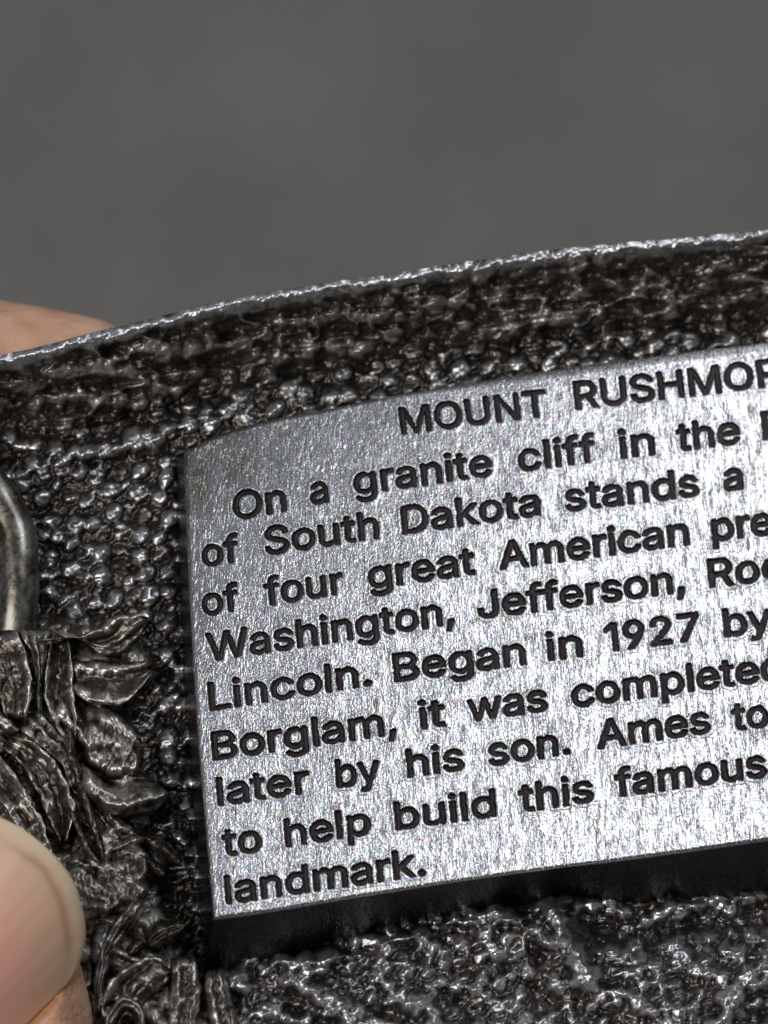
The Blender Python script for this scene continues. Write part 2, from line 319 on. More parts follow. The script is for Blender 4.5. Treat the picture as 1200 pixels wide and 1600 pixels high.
'e': (404, ["212 -8 177 -5 145 3 117 16 92 35 72 58 56 85 44 116 37 150 34 187 36 224 44 258 55 290 71 317 91 340 115 359 142 373 172 382 205 384 226 383 246 380 266 374 285 366 303 355 319 341 334 324 347 305 357 282 365 256 370 227 371 194 371 169 75 169 75 221 338 221 310 202 308 226 304 248 298 269 288 286 277 301 263 314 246 323 227 328 205 330 183 328 164 323 146 313 131 301 119 286 109 270 102 251 97 231 96 211 96 178 98 151 102 127 110 106 121 88 135 73 151 61 169 53 190 48 212 46 227 47 241 49 254 53 265 58 276 65 285 73 294 82 300 93 306 105 365 91 358 72 348 55 335 39 320 26 302 14 283 4 261 -3 237 -7"]),
'f': (254, ["228 379 228 327 6 327 6 379", "81 0 81 432 82 452 87 470 96 486 107 499 120 510 135 519 152 525 169 529 187 530 201 530 212 529 222 527 231 525 238 523 243 521 227 468 224 470 220 471 215 472 209 473 202 474 195 474 178 472 164 468 154 460 147 449 143 435 142 419 142 0"]),
'g': (425, ["207 -151 180 -149 156 -146 134 -140 114 -132 97 -122 82 -110 70 -97 59 -84 51 -69 101 -41 107 -49 114 -57 122 -66 131 -74 142 -82 154 -88 169 -93 187 -96 207 -97 236 -95 261 -87 282 -75 298 -58 308 -34 311 -6 311 68 306 68 301 60 294 51 287 41 277 32 266 23 252 16 236 10 217 6 195 5 165 7 138 14 113 27 90 43 71 65 55 90 43 120 36 154 34 191 36 229 43 263 55 293 71 320 90 342 112 361 138 374 166 382 196 384 218 383 237 379 253 373 267 365 279 356 288 346 296 336 302 327 308 319 313 319 313 379 372 379 372 -9 370 -40 363 -67 350 -90 334 -109 314 -124 291 -136 265 -144 237 -149", "205 59 227 61 246 66 264 75 278 87 290 103 300 121 307 142 311 166 312 193 311 219 307 242 300 264 291 283 279 299 264 312 247 322 227 328 205 330 182 328 163 322 145 312 130 298 118 282 109 262 102 241 98 218 96 193 98 167 102 144 109 123 118 104 131 88 145 76 163 66 183 61"]),
'h': (410, ["114 227 114 0 53 0 53 509 114 509 114 287 102 287 116 319 132 344 152 362 175 374 200 382 227 384 252 383 275 377 295 369 313 356 328 340 341 321 350 298 355 271 357 240 357 0 296 0 296 235 293 263 286 286 273 304 256 318 235 326 210 329 192 328 176 324 161 317 147 308 136 297 126 283 119 266 115 248"]),
'i': (167, ["53 0 53 379 114 379 114 0", "84 443 73 444 63 448 54 455 47 463 43 472 41 483 43 494 47 504 54 512 63 518 73 522 84 524 95 522 105 518 114 512 121 504 125 494 126 483 125 472 121 463 114 455 105 448 95 444"]),
'k': (381, ["110 137 110 212 121 212 284 379 360 379 184 199 177 199", "53 0 53 509 114 509 114 0", "294 0 148 186 191 229 372 0"]),
'l': (167, ["53 0 53 509 114 509 114 0"]),
'm': (610, ["53 0 53 379 112 379 112 295 108 295 114 314 122 331 132 346 144 358 158 368 172 376 187 382 203 385 219 386 245 383 268 375 287 361 303 342 314 320 321 295 312 295 318 312 326 329 337 343 350 356 364 366 381 375 398 381 417 385 437 386 458 385 478 380 497 372 514 361 529 346 541 328 550 307 555 283 557 255 557 0 496 0 496 254 493 279 485 298 473 313 456 323 438 329 419 330 402 329 387 326 374 320 363 312 353 302 345 290 340 277 336 263 335 247 335 0 274 0 274 260 272 280 265 297 253 311 238 322 220 328 199 330 185 329 171 326 158 320 145 312 135 302 126 289 119 274 115 257 114 238 114 0"]),
'n': (410, ["114 227 114 0 53 0 53 379 112 379 112 287 102 287 116 319 132 344 152 362 175 374 200 382 227 384 252 383 275 377 295 369 313 356 328 340 341 321 350 298 355 271 357 240 357 0 296 0 296 235 293 263 286 286 273 304 256 318 235 326 210 329 192 328 176 324 161 317 147 308 136 297 126 283 119 266 115 248"]),
'o': (415, ["207 -8 174 -5 144 3 117 16 93 35 72 58 56 85 44 116 37 150 34 187 37 225 44 260 56 291 72 318 93 341 117 360 144 374 174 382 207 384 241 382 271 374 299 360 323 341 343 318 359 291 371 260 379 225 381 187 379 150 371 116 359 85 343 58 323 35 299 16 271 3 241 -5", "207 46 231 49 252 55 270 66 285 80 298 97 307 117 314 139 318 163 319 187 318 212 314 236 307 258 298 278 285 296 270 310 252 321 231 328 207 330 184 328 163 321 145 310 130 296 118 278 108 258 102 236 98 212 96 187 98 163 102 139 108 117 118 97 130 80 145 66 163 55 184 49"]),
'p': (424, ["53 -143 53 379 112 379 112 319 118 319 123 327 130 336 137 346 147 355 158 364 171 373 188 379 207 383 229 384 259 382 287 374 313 361 335 342 354 320 370 293 381 261 388 227 390 189 388 151 381 116 370 84 355 57 336 34 313 16 288 3 260 -6 229 -8 208 -7 189 -3 173 4 159 12 147 21 138 31 130 41 124 50 118 59 114 59 114 -143", "220 47 242 49 262 55 279 66 294 80 306 97 316 117 323 139 327 163 328 189 327 215 323 239 316 261 307 281 295 298 280 311 262 322 243 328 220 330 198 328 178 322 161 312 147 299 134 282 125 263 118 241 114 216 113 189 114 162 118 138 125 115 135 95 147 78 162 65 179 55 198 49"]),
'r': (259, ["53 0 53 379 112 379 112 321 115 321 124 339 137 354 152 367 171 377 191 383 213 385 218 385 223 385 229 384 235 384 240 384 243 384 243 322 241 323 236 324 230 324 223 325 215 326 207 326 190 324 174 321 159 315 146 306 135 296 126 284 119 269 115 254 114 237 114 0"]),
's': (365, ["182 -8 157 -7 133 -3 112 3 93 12 76 24 62 38 50 54 41 73 36 94 94 107 101 87 111 72 124 60 141 52 160 47 181 45 206 47 227 53 244 62 258 74 265 88 268 103 266 115 262 126 254 136 243 144 229 150 212 155 149 170 118 180 92 192 72 208 58 227 50 249 47 274 49 295 55 314 65 332 79 347 95 360 115 370 137 378 161 383 187 384 212 383 234 379 254 372 271 363 286 352 299 339 309 324 318 308 324 290 268 277 262 291 254 304 243 316 228 325 210 331 187 333 166 331 147 326 131 317 119 305 111 292 109 277 110 264 115 253 124 243 136 235 152 229 172 223 229 209 261 200 287 187 306 171 320 153 328 131 331 107 329 85 323 65 312 47 298 31 281 18 260 6 236 -2 210 -7"]),
't': (227, ["204 379 204 327 6 327 6 379", "65 471 126 471 126 98 127 83 130 70 136 61 144 55 156 51 170 50 175 50 180 50 185 51 191 52 197 53 202 54 213 2 207 0 200 -2 192 -3 184 -3 176 -4 168 -4 138 -1 113 7 92 21 77 41 68 64 65 93"]),
'u': (410, ["182 -5 158 -3 135 2 115 11 97 23 82 39 69 59 60 82 54 109 53 139 53 379 114 379 114 144 116 117 124 94 137 75 154 61 175 53 200 50 218 51 234 55 249 62 263 71 274 83 283 97 290 113 295 132 296 153 296 379 357 379 357 0 298 0 298 92 307 92 294 60 277 35 257 17 234 5 209 -3"]),
'v': (389, ["163 0 17 379 84 379 165 155 173 132 180 110 187 87 193 64 199 42 206 21 184 21 191 42 197 64 203 87 209 110 216 132 224 155 305 379 371 379 226 0"]),
'w': (567, ["138 0 23 379 87 379 133 214 140 190 147 164 154 137 161 107 168 75 175 41 165 41 172 74 179 105 186 135 192 163 199 189 206 214 252 379 316 379 362 214 368 189 375 163 382 136 388 106 395 75 402 41 391 41 399 75 406 106 413 135 420 163 427 189 434 214 480 379 545 379 429 0 368 0 319 172 314 189 309 207 305 225 300 243 295 262 291 280 286 299 281 318 277 338 291 338 286 319 281 299 277 280 272 262 267 243 263 225 258 207 253 189 248 172 199 0"]),
'y': (389, ["47 -139 61 -86 71 -87 83 -89 94 -90 104 -89 113 -86 122 -81 130 -74 138 -64 145 -51 151 -36 163 -1 17 379 84 379 165 155 173 132 180 109 187 87 193 64 199 42 206 21 184 21 190 42 196 64 202 87 209 110 216 132 224 155 305 379 371 379 204 -58 196 -77 187 -93 177 -107 165 -119 153 -128 139 -136 125 -141 109 -144 91 -145 82 -145 73 -144 65 -143 57 -142 52 -140"])}

# ------------------------------------------------------------------ the belt buckle: shared surfaces
mm = 1e-3
def z_plate(px, py):
    """height of the plaque's face: leans back at the top, bows away at its left end"""
    q = (px - 288) * 0.55 + (py - 700) * 0.85
    d = np.maximum(430 - q, 0) / 430.0
    return 0.577 * K * (py - 1000) - 0.10 * K * (px - 750) - 2.7 * mm * d ** 2
FLOOR = 6.5 * mm
def z_floor(px, py):
    return 0.577 * K * (py - 1000) - 0.10 * K * (px - 750) - FLOOR
rim_y = curve([(-420, 860), (-360, 760), (-280, 680), (-160, 615), (0, 562), (60, 549), (120, 533), (200, 513), (300, 488), (400, 467), (500, 450), (600, 436),
               (750, 412), (900, 392), (1050, 379), (1200, 365), (1350, 354), (1560, 342)])
base_c = P(np.array(600.), np.array(1000.), np.array(-FLOOR))
buckle = thing('belt_buckle', 'oval antiqued pewter belt buckle with a raised engraved plaque on its pebbled back', 'belt buckle', tuple(base_c))

top_y = curve([(280, 710), (288, 706), (350, 677), (420, 657), (504, 641), (600, 621), (700, 604), (800, 588), (900, 573), (1000, 560), (1100, 547), (1200, 535), (1350, 517), (1540, 495)])
bot_y = curve([(330, 1434), (340, 1433), (560, 1400), (780, 1367), (1000, 1339), (1200, 1311), (1540, 1264)])

# relief mound that carries the leaves, at the left of the plaque
mound = [(-420, 985), (-10, 985), (80, 975), (150, 985), (215, 985), (232, 1050), (190, 1110), (215, 1200), (240, 1260), (225, 1310), (262, 1345), (240, 1390), (262, 1440),
         (290, 1500), (330, 1560), (345, 1640), (350, 1800), (-420, 1800)]

def coarse_mask(poly, sig):
    xs = np.arange(-460, 1640, 5.0); ys = np.arange(300, 1900, 5.0)
    X, Y = np.meshgrid(xs, ys)
    m = blur(inside(poly, X, Y).astype(float), sig / 5.0)
    def f(px, py):
        u = np.clip((px + 460) / 5, 0, len(xs) - 2.001); v = np.clip((py - 300) / 5, 0, len(ys) - 2.001)
        i = u.astype(int); j = v.astype(int); fu = u - i; fv = v - j
        return (m[j, i] * (1 - fu) + m[j, i + 1] * fu) * (1 - fv) + (m[j + 1, i] * (1 - fu) + m[j + 1, i + 1] * fu) * fv
    return f
mound_m = coarse_mask(mound, 9)
lower = [(335, 1470), (420, 1495), (560, 1462), (700, 1425), (850, 1392), (1000, 1425), (1200, 1405), (1620, 1350), (1620, 1880), (350, 1880)]
lower_m = coarse_mask(lower, 12)

def ground_h(px, py):
    """large forms of the cast floor above z_floor, without its pebbles (metres)"""
    t = py - rim_y(px)
    L = 128 + 22 * vnoise(px / 90.0, 0 * px + 3.3, 11)
    u = np.clip(t / L, 0, 1)
    h = 9.2 * mm * (1 - u) ** 1.15
    h = h - 0.30 * mm * smooth(8, -7, t) ** 2                                   # lip rounds over
    h = h + 0.75 * mm * np.exp(-((t - 8) / 7.0) ** 2) * 0.5
    ter = fbm(px / 120.0, py / 70.0, 21, 3)
    wallness = smooth(1.15, 0.6, t / L) * smooth(10, 30, t)
    h = h + wallness * (1.15 * mm * fbm(px / 62.0 + 0.4 * fbm(px / 50., py / 50., 5, 2), py / 26.0, 31, 4) + 1.1 * mm * (0.28 - np.abs(fbm(px / 58.0 + 0.6 * fbm(px / 40., py / 40., 37, 2), py / 27.0 + px / 240., 33, 3)) * 1.6) + 0.30 * mm * fbm(px / 14.0, py / 11.0, 35, 3))
    # ledges that run along the floor above the plaque
    led = t - 190 - 8 * vnoise(px / 60.0, 0 * px, 41)
    h = h + 0.8 * mm * smooth(9, -9, led) * smooth(150, 175, t) * smooth(420, 250, px)
    h = h + (0.25 * mm * ter + 0.62 * mm * fbm(px / 38.0, py / 24.0, 25, 3)) * (1 - wallness)
    # leaf mound
    m = mound_m(px, py)
    h = h + m * (1.9 * mm + 0.9 * mm * fbm(px / 40.0 + 0.5 * fbm(px / 60., py / 60., 55, 2), py / 55.0, 51, 4))
    # lower field: rolling cast rock
    lo = lower_m(px, py)
    rx = px * 0.83 + py * 0.55; ry = -px * 0.55 + py * 0.83
    h = h + lo * (0.9 * mm + 0.85 * mm * fbm(rx / 150.0, ry / 60.0, 61, 2))
    # a knobbly ridge running down from the plaque, and a lower fold left of it
    for (x0, y0, x1, y1, wd, hh) in ((858, 1415, 920, 1530, 22, 1.5), (920, 1530, 1010, 1580, 16, 0.7), (780, 1425, 860, 1470, 12, 0.8), (345, 1520, 560, 1590, 26, 1.0), (600, 1470, 660, 1462, 12, 0.9), (720, 1440, 800, 1432, 14, 0.8), (1010, 1440, 1060, 1425, 12, 0.7), (450, 1500, 520, 1488, 12, 0.9),
                                     (470, 1500, 660, 1575, 14, 0.7), (930, 1448, 1230, 1436, 34, -2.0), (560, 1545, 650, 1600, 18, -1.2), (400, 1530, 520, 1600, 16, -1.3), (1190, 1510, 1120, 1600, 16, 0.8), (670, 1560, 700, 1640, 18, 0.9)):
        dx, dy = x1 - x0, y1 - y0; q = np.clip(((px - x0) * dx + (py - y0) * dy) / (dx * dx + dy * dy), 0, 1)
        dd = np.hypot(px - x0 - q * dx, py - y0 - q * dy) + 9 * vnoise(px / 22.0, py / 22.0, 71)
        h = h + lo * hh * mm * np.exp(-(np.maximum(dd, 0) / wd) ** 2)
    h = h + smooth(26, 4, t) * (0.30 * mm * fbm(px / 26., py / 12., 45, 3) + 0.10 * mm * fbm(px / 8., py / 8., 47, 2))
    return h

def stamp(hgt, gx0, gt0, step, cx, ct, r, amp, mode):
    """raise round pebbles (mode 1) or press round pits (mode -1) into hgt[t, x]"""
    nr, nc = hgt.shape
    for x, t, rr, a in zip(cx, ct, r, amp):
        e = rng.uniform(0.80, 1.0); th = rng.uniform(0, math.pi)
        i0 = max(int((t - rr - gt0) / step), 0); i1 = min(int((t + rr - gt0) / step) + 2, nr)
        j0 = max(int((x - rr - gx0) / step), 0); j1 = min(int((x + rr - gx0) / step) + 2, nc)
        if i1 <= i0 or j1 <= j0: continue
        T = (gt0 + np.arange(i0, i1) * step)[:, None] - t; X = (gx0 + np.arange(j0, j1) * step)[None, :] - x
        a1 = X * math.cos(th) + T * math.sin(th); b1 = (-X * math.sin(th) + T * math.cos(th)) / e
        q = np.clip(1 - (a1 * a1 + b1 * b1) / (rr * rr), 0, 1)
        s = a * np.sqrt(q) if mode > 0 else a * q ** 0.8
        hgt[i0:i1, j0:j1] = np.maximum(hgt[i0:i1, j0:j1], s)

def scatter(x0, x1, t0, t1, spacing, jit):
    nx = int((x1 - x0) / spacing); ny = int((t1 - t0) / (spacing * 0.87))
    X, T = np.meshgrid(np.arange(nx), np.arange(ny))
    X = x0 + (X + 0.5 * (T % 2)) * spacing; T = t0 + T * spacing * 0.87
    X = X + rng.uniform(-jit, jit, X.shape) * spacing; T = T + rng.uniform(-jit, jit, T.shape) * spacing
    return X.ravel(), T.ravel()

# ------------------------------------------------------------------ cast body
ST = 1.6
xs = np.arange(-400, 1500 + ST, ST); ts = np.arange(-6, 1290, ST)
PX, T = np.meshgrid(xs, ts)
RY = rim_y(xs)[None, :]
PY = RY + T
PY = PY + smooth(40, 0, T) * (0.9 * fbm(PX / 14., T / 30., 49, 3) + 1.0 * vnoise(PX / 55., T / 60., 53))
H = ground_h(PX, PY)

# fields for where pebbles stand and where pits are pressed
peb = np.zeros_like(H)
def beads(x0, x1, t0, t1, tries, rmin, rmax, ok, gap=0.92):
    """throw round beads that hardly overlap, biggest first"""
    cell = rmax * 2; grid = {}; out = []
    R_ = np.sort(rmin + (rmax - rmin) * rng.uniform(0, 1, tries) ** 2.2)[::-1]
    X_ = rng.uniform(x0, x1, tries); T_ = rng.uniform(t0, t1, tries); OK_ = ok(X_, rim_y(X_) + T_, T_)
    for x, t, r_, k_ in zip(X_, T_, R_, OK_):
        if not k_: continue
        a_, b_ = int(x // cell), int(t // cell); hit = False
        for da in (-1, 0, 1):
            for db in (-1, 0, 1):
                for (x2, t2, r2) in grid.get((a_ + da, b_ + db), ()):
                    if (x - x2) ** 2 + (t - t2) ** 2 < (gap * (r_ + r2)) ** 2: hit = True; break
                if hit: break
            if hit: break
        if hit: continue
        grid.setdefault((a_, b_), []).append((x, t, r_)); out.append((x, t, r_))
    return np.array(out).T
def ok_floor(x, y, t):
    row = np.clip(t / 128, 0, 1); clump = fbm(x / 70.0, y / 24.0, 91, 2)
    k_ = np.where(row < 1, clump > 0.42 - 0.34 * row, clump > -0.5)
    return k_ & (mound_m(x, y) < 0.3) & (lower_m(x, y) < 0.3)
cx, ct, r = beads(-400, 1500, 18, 900, 80000, 5.5, 19, ok_floor, 0.76)
stamp(peb, -400, -6, ST, cx, ct, r, r * K * rng.uniform(0.5, 0.9, r.shape), 1)
def ok_fine(x, y, t): return (mound_m(x, y) < 0.5) & (y > 960)
cx, ct, r = beads(-400, 420, 330, 1290, 30000, 3.0, 10, ok_fine, 0.78)
stamp(peb, -400, -6, ST, cx, ct, r, r * K * 1.0, 1)
def ok_low(x, y, t): return (lower_m(x, y) > 0.35) & (fbm(x / 60., y / 50., 99, 2) > -0.35)
cx, ct, r = beads(330, 1500, 860, 1290, 50000, 5, 16, ok_low, 0.74)
stamp(peb, -400, -6, ST, cx, ct, r, r * K * rng.uniform(0.6, 1.0, r.shape), 1)
beaded = blur((peb > 0).astype(float), 5.0)
pit = np.zeros_like(H)
cx, ct = scatter(330, 1500, 860, 1290, 14, 0.55)
cy = rim_y(cx) + ct
r = 5.5 + 14 * rng.uniform(0, 1, cx.shape) ** 1.9
stamp(pit, -400, -6, ST, cx, ct, r, r * K * rng.uniform(0.55, 1.1, r.shape), -1)
pit *= np.clip(lower_m(PX, PY) * 1.3, 0, 1) * (1 - 0.4 * np.clip(beaded * 1.3, 0, 1)) * (0.7 + 0.3 * smooth(-0.5, 0.1, fbm(PX / 80, PY / 60, 97, 2)))
peb = blur(peb, 0.8); pit = blur(pit, 0.9)
hammer = np.zeros_like(H)                                   # little dents and beads along the lip
cx = rng.uniform(-400, 1500, 900); ct = rng.uniform(-6, 24, 900); r = rng.uniform(4, 11, 900)
stamp(hammer, -400, -6, ST, cx, ct, r, r * K * 0.5, 1)
hammer = blur(hammer, 0.8)
fine = fbm(PX / 7.0, PY / 7.0, 101, 3) * 0.055 * mm
H2 = H + peb - pit + hammer + fine * (1 + 0.8 * mound_m(PX, PY))
base_z = z_floor(PX, PY)
Z = base_z + H2
low = blur(H2, 9.0)
wear = np.clip((H2 - low) / (0.24 * mm) * 0.6 + 0.10, 0, 1)
wear = np.maximum(wear, smooth(18, 4, T) * (0.12 + 0.75 * np.clip(hammer / (0.2 * mm), 0, 1) + 0.4 * fbm(PX / 30., T / 10., 57, 3)))            # the lip is rubbed bare
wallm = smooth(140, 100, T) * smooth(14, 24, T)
wear = wear * (1 - 0.25 * wallm) + 0.14 * np.clip(lower_m(PX, PY), 0, 1)
body_v = P(PX, PY, Z)
# turned-over lip, outer wall and front sheet close the casting
nr, nc = PX.shape
rows = [body_v]; wr = [wear]
def extra(dy, dz, wv=0.6):
    rows.insert(0, P(xs, rim_y(xs) + dy, Z[0] + dz)[None]); wr.insert(0, np.full((1, nc), wv))
extra(-6.5, -0.35 * mm, 0.8); extra(-7.0, -0.9 * mm, 0.5); extra(-6, -3.0 * mm, 0.3); extra(4, -9 * mm, 0.2); extra(40, -13 * mm, 0.2)
n_front = 30
for q in np.linspace(0.06, 1, n_front):
    tt = 40 + q * (ts[-1] - 40)
    yy = rim_y(xs) + tt
    rows.insert(0, P(xs, yy, z_floor(xs, yy) - 5.5 * mm - 1.0 * mm * math.sin(q * 9))[None]); wr.insert(0, np.full((1, nc), 0.3))
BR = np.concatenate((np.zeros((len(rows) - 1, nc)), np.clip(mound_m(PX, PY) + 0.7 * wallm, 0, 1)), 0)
V = np.concatenate(rows, 0); WR = np.concatenate(wr, 0)
NR = V.shape[0]
f = grid_faces(NR, nc)[:, ::-1]
i = np.arange(nc - 1)
f2 = np.stack((i, i + 1, (NR - 1) * nc + i + 1, (NR - 1) * nc + i), -1)[:, ::-1]      # bottom edge
nfr = n_front + 5
# side walls: join column ends of the front sheet with the column ends of the back relief
def side(col, flip):
    a = np.arange(0, nfr)[::-1] * nc + col
    step = np.linspace(nfr, NR - 1, len(a)).astype(int) * nc + col
    tri = []
    q = np.stack((a[:-1], a[1:], step[1:], step[:-1]), -1)
    return q if not flip else q[:, ::-1]
mesh_obj('cast_body', V, [f, f2, side(0, False), side(nc - 1, True)], M_cast, buckle, {'wear': WR, 'brown': BR})

# ------------------------------------------------------------------ plaque with recessed lettering
WORDS = [  # text, photo pixel of left end of baseline, photo pixel of right end of the first n letters
 [('MOUNT', 627.5, 679, 856, 650, 5, 41), ('RUSHMORE', 900, 640, 1128, 613.5, 5, 42)],
 [('On', 366, 814, 448, 798, 2, 43), ('a', 486, 789, 514, 784, 1, 43), ('granite', 554, 774, 770, 743, 7, 43), ('cliff', 811, 738, 932, 721, 5, 43),
  ('in', 969, 716.5, 1024, 710, 2, 43), ('the', 1059, 706, 1157, 692.5, 3, 43), ('Black', 1193, 688, 1226, 684, 1, 43)],
 [('of', 317, 887, 374, 877.5, 2, 43), ('South', 415, 868, 593, 841, 5, 43), ('Dakota', 629, 835, 845, 805, 6, 43), ('stands', 885, 800, 1093, 775, 6, 43),
  ('a', 1132, 768.5, 1162, 764, 1, 43)],
 [('of', 317, 963, 374, 954.5, 2, 43), ('four', 415, 947, 538, 928, 4, 43), ('great', 577, 921, 743, 897, 5, 43), ('American', 781, 891, 1077, 851, 8, 43),
  ('presidents', 1114, 846, 1173, 839, 2, 43)],
 [('Washington,', 325, 1034, 692, 978, 10, 43), ('Jefferson,', 748, 968, 1052, 928, 9, 43), ('Roosevelt', 1109, 919, 1188, 909, 2, 43)],
 [('Lincoln.', 328, 1111, 561, 1074, 7, 43), ('Began', 617, 1066, 822, 1039, 5, 43), ('in', 856, 1033, 911, 1026, 2, 43), ('1927', 947, 1019.5, 1094, 1000, 4, 43),
  ('by', 1133, 996, 1168, 991, 1, 43)],
 [('Borglam,', 333, 1188.5, 600.6, 1150, 7, 43), ('it', 657, 1140, 697, 1134, 2, 43), ('was', 733, 1128, 856, 1111, 3, 43), ('completed', 895, 1106, 1187, 1066.5, 8, 43)],
 [('later', 341, 1259.5, 484.5, 1238, 5, 43), ('by', 527, 1231.5, 595, 1221, 2, 43), ('his', 637.5, 1215.5, 726, 1203, 3, 43), ('son.', 765, 1197.5, 873.4, 1181, 3, 43),
  ('Ames', 934.7, 1170.5, 1111, 1145, 4, 43), ('to', 1146, 1143, 1202, 1135, 2, 43)],
 [('to', 349, 1339, 410, 1330, 2, 43), ('help', 447, 1324, 580, 1303.5, 4, 43), ('build', 619, 1297.5, 776, 1276, 5, 43), ('this', 813, 1270, 928, 1252.5, 4, 43),
  ('famous', 963, 1246, 1199, 1213.5, 6, 43)],
 [('landmark.', 353.7, 1413, 650.5, 1369.5, 8, 43)],
]
def glyph(ch):
    adv, cs = GLYPHS[ch]
    return adv, [np.array([float(v_) for v_ in c_.split()]).reshape(-1, 2) for c_ in cs]
OFFS = 1.25          # letters are fatter than their outline by this many pixels each side
GS = 0.75           # raster step of the recess map, photo pixels
gx = np.arange(285, 1545, GS); gy = np.arange(490, 1450, GS)
SD = np.full((len(gy), len(gx)), 30.0, np.float32)
LINE = np.full(SD.shape, -1, np.int8)
def seg_sdf(poly_list, X, Y):
    d = np.full(X.shape, 1e9, np.float32); wn = np.zeros(X.shape, np.int32)
    for p in poly_list:
        q = np.roll(p, -1, 0)
        for (x0, y0), (x1, y1) in zip(p, q):
            dx, dy = x1 - x0, y1 - y0; L2 = dx * dx + dy * dy
            if L2 < 1e-9: continue
            t_ = np.clip(((X - x0) * dx + (Y - y0) * dy) / L2, 0, 1)
            d = np.minimum(d, (X - x0 - t_ * dx) ** 2 + (Y - y0 - t_ * dy) ** 2)
            cr = dx * (Y - y0) - dy * (X - x0)
            wn += ((y0 <= Y) & (y1 > Y) & (cr > 0)).astype(np.int32) - ((y0 > Y) & (y1 <= Y) & (cr < 0)).astype(np.int32)
    return np.where(wn != 0, -1, 1) * np.sqrt(d)
for li, line in enumerate(WORDS):
    for (txt, xl, yl, xr, yr, n, cap) in line:
        adv = [glyph(c_) for c_ in txt]
        pos = np.concatenate(([0], np.cumsum([a_[0] for a_ in adv])))
        l0 = min(c_[:, 0].min() for c_ in adv[0][1]); r0 = pos[n - 1] + max(c_[:, 0].max() for c_ in adv[n - 1][1])
        dirv = np.array((xr - xl, yr - yl)); ln = np.hypot(*dirv); dirv = dirv / ln
        sxp = (ln - 2 * OFFS) / (r0 - l0); syp = (cap - OFFS) / 509.0
        upv = np.array((-0.09, -1.0)) if li else np.array((-0.125, -1.0))
        o0 = np.array((xl, yl)) + dirv * OFFS + upv * 1.2
        for (a_, cs), p0 in zip(adv, pos):
            polys = [o0 + ((c_[:, :1] + p0 - l0) * sxp) * dirv + (c_[:, 1:] * syp) * upv for c_ in cs]
            allp = np.concatenate(polys)
            x0, y0 = allp.min(0) - 14; x1, y1 = allp.max(0) + 14
            i0, i1 = int((y0 - gy[0]) / GS), int((y1 - gy[0]) / GS) + 1; j0, j1 = int((x0 - gx[0]) / GS), int((x1 - gx[0]) / GS) + 1
            j0 = max(j0, 0); j1 = min(j1, len(gx))
            if j1 - j0 < 3: continue
            X, Y = np.meshgrid(gx[j0:j1], gy[i0:i1])
            s_ = seg_sdf(polys, X, Y)
            cur = SD[i0:i1, j0:j1]
            better = s_ < cur
            SD[i0:i1, j0:j1] = np.where(better, s_, cur)
            LINE[i0:i1, j0:j1] = np.where(better & (s_ < 10), li, LINE[i0:i1, j0:j1])
GXX, GYY = np.meshgrid(gx, gy)
SD = SD - OFFS + 0.9 * fbm(GXX / 9.0, GYY / 9.0, 111, 2) + 0.5 * vnoise(GXX / 3.5, GYY / 3.5, 117)
def samp(A, px, py):
    u = np.clip((px - gx[0]) / GS, 0, len(gx) - 2.001); v = np.clip((py - gy[0]) / GS, 0, len(gy) - 2.001)
    i = u.astype(int); j = v.astype(int); fu = u - i; fv = v - j
    return (A[j, i] * (1 - fu) + A[j, i + 1] * fu) * (1 - fv) + (A[j + 1, i] * (1 - fu) + A[j + 1, i + 1] * fu) * fv

ns, ntt = 1130, 800
S, TT = np.meshgrid(np.linspace(0, 1, ns), np.linspace(0, 1, ntt))
TX = 288 + S * (1530 - 288); BX = 334 + S * (1530 - 334)
PXp = TX + (BX - TX) * TT - 7 * np.sin(np.pi * TT) * (1 - S) ** 4
PYp = top_y(TX) + (bot_y(BX) - top_y(TX)) * TT
sd = samp(SD, PXp, PYp)
rec = smooth(1.3, -2.0, sd)                                    # 0 on the face, 1 in the letter
DEP = 0.36 * mm
zf = z_plate(PXp, PYp) + 0.05 * mm * fbm(PXp / 130., PYp / 130., 121, 2) + 0.035 * mm * fbm(PXp / 48., PYp / 70., 125, 2) + 0.012 * mm * fbm(PXp / 14., PYp / 14., 123, 3)
zf = zf + 0.026 * mm * np.exp(-((sd - 3.6) / 2.4) ** 2) - DEP * rec
# eased edges of the block
ex = np.minimum((PXp - PXp[:, :1]), 12) / 12; et = (PYp - PYp[:1]); eb = (PYp[-1:] - PYp)
top_w = 6 + 9 * smooth(620, 900, PXp)
zf = zf - 0.30 * mm * np.clip(1 - et / top_w, 0, 1) ** 2 * (0.6 + 0.6 * smooth(620, 900, PXp)) - 0.12 * mm * np.clip(1 - eb / 4, 0, 1) ** 2 - 0.22 * mm * np.clip(1 - ex * 12 / 6, 0, 1) ** 2
face = P(PXp, PYp, zf)
ink_shade = smooth(1.2, -0.2, sd)
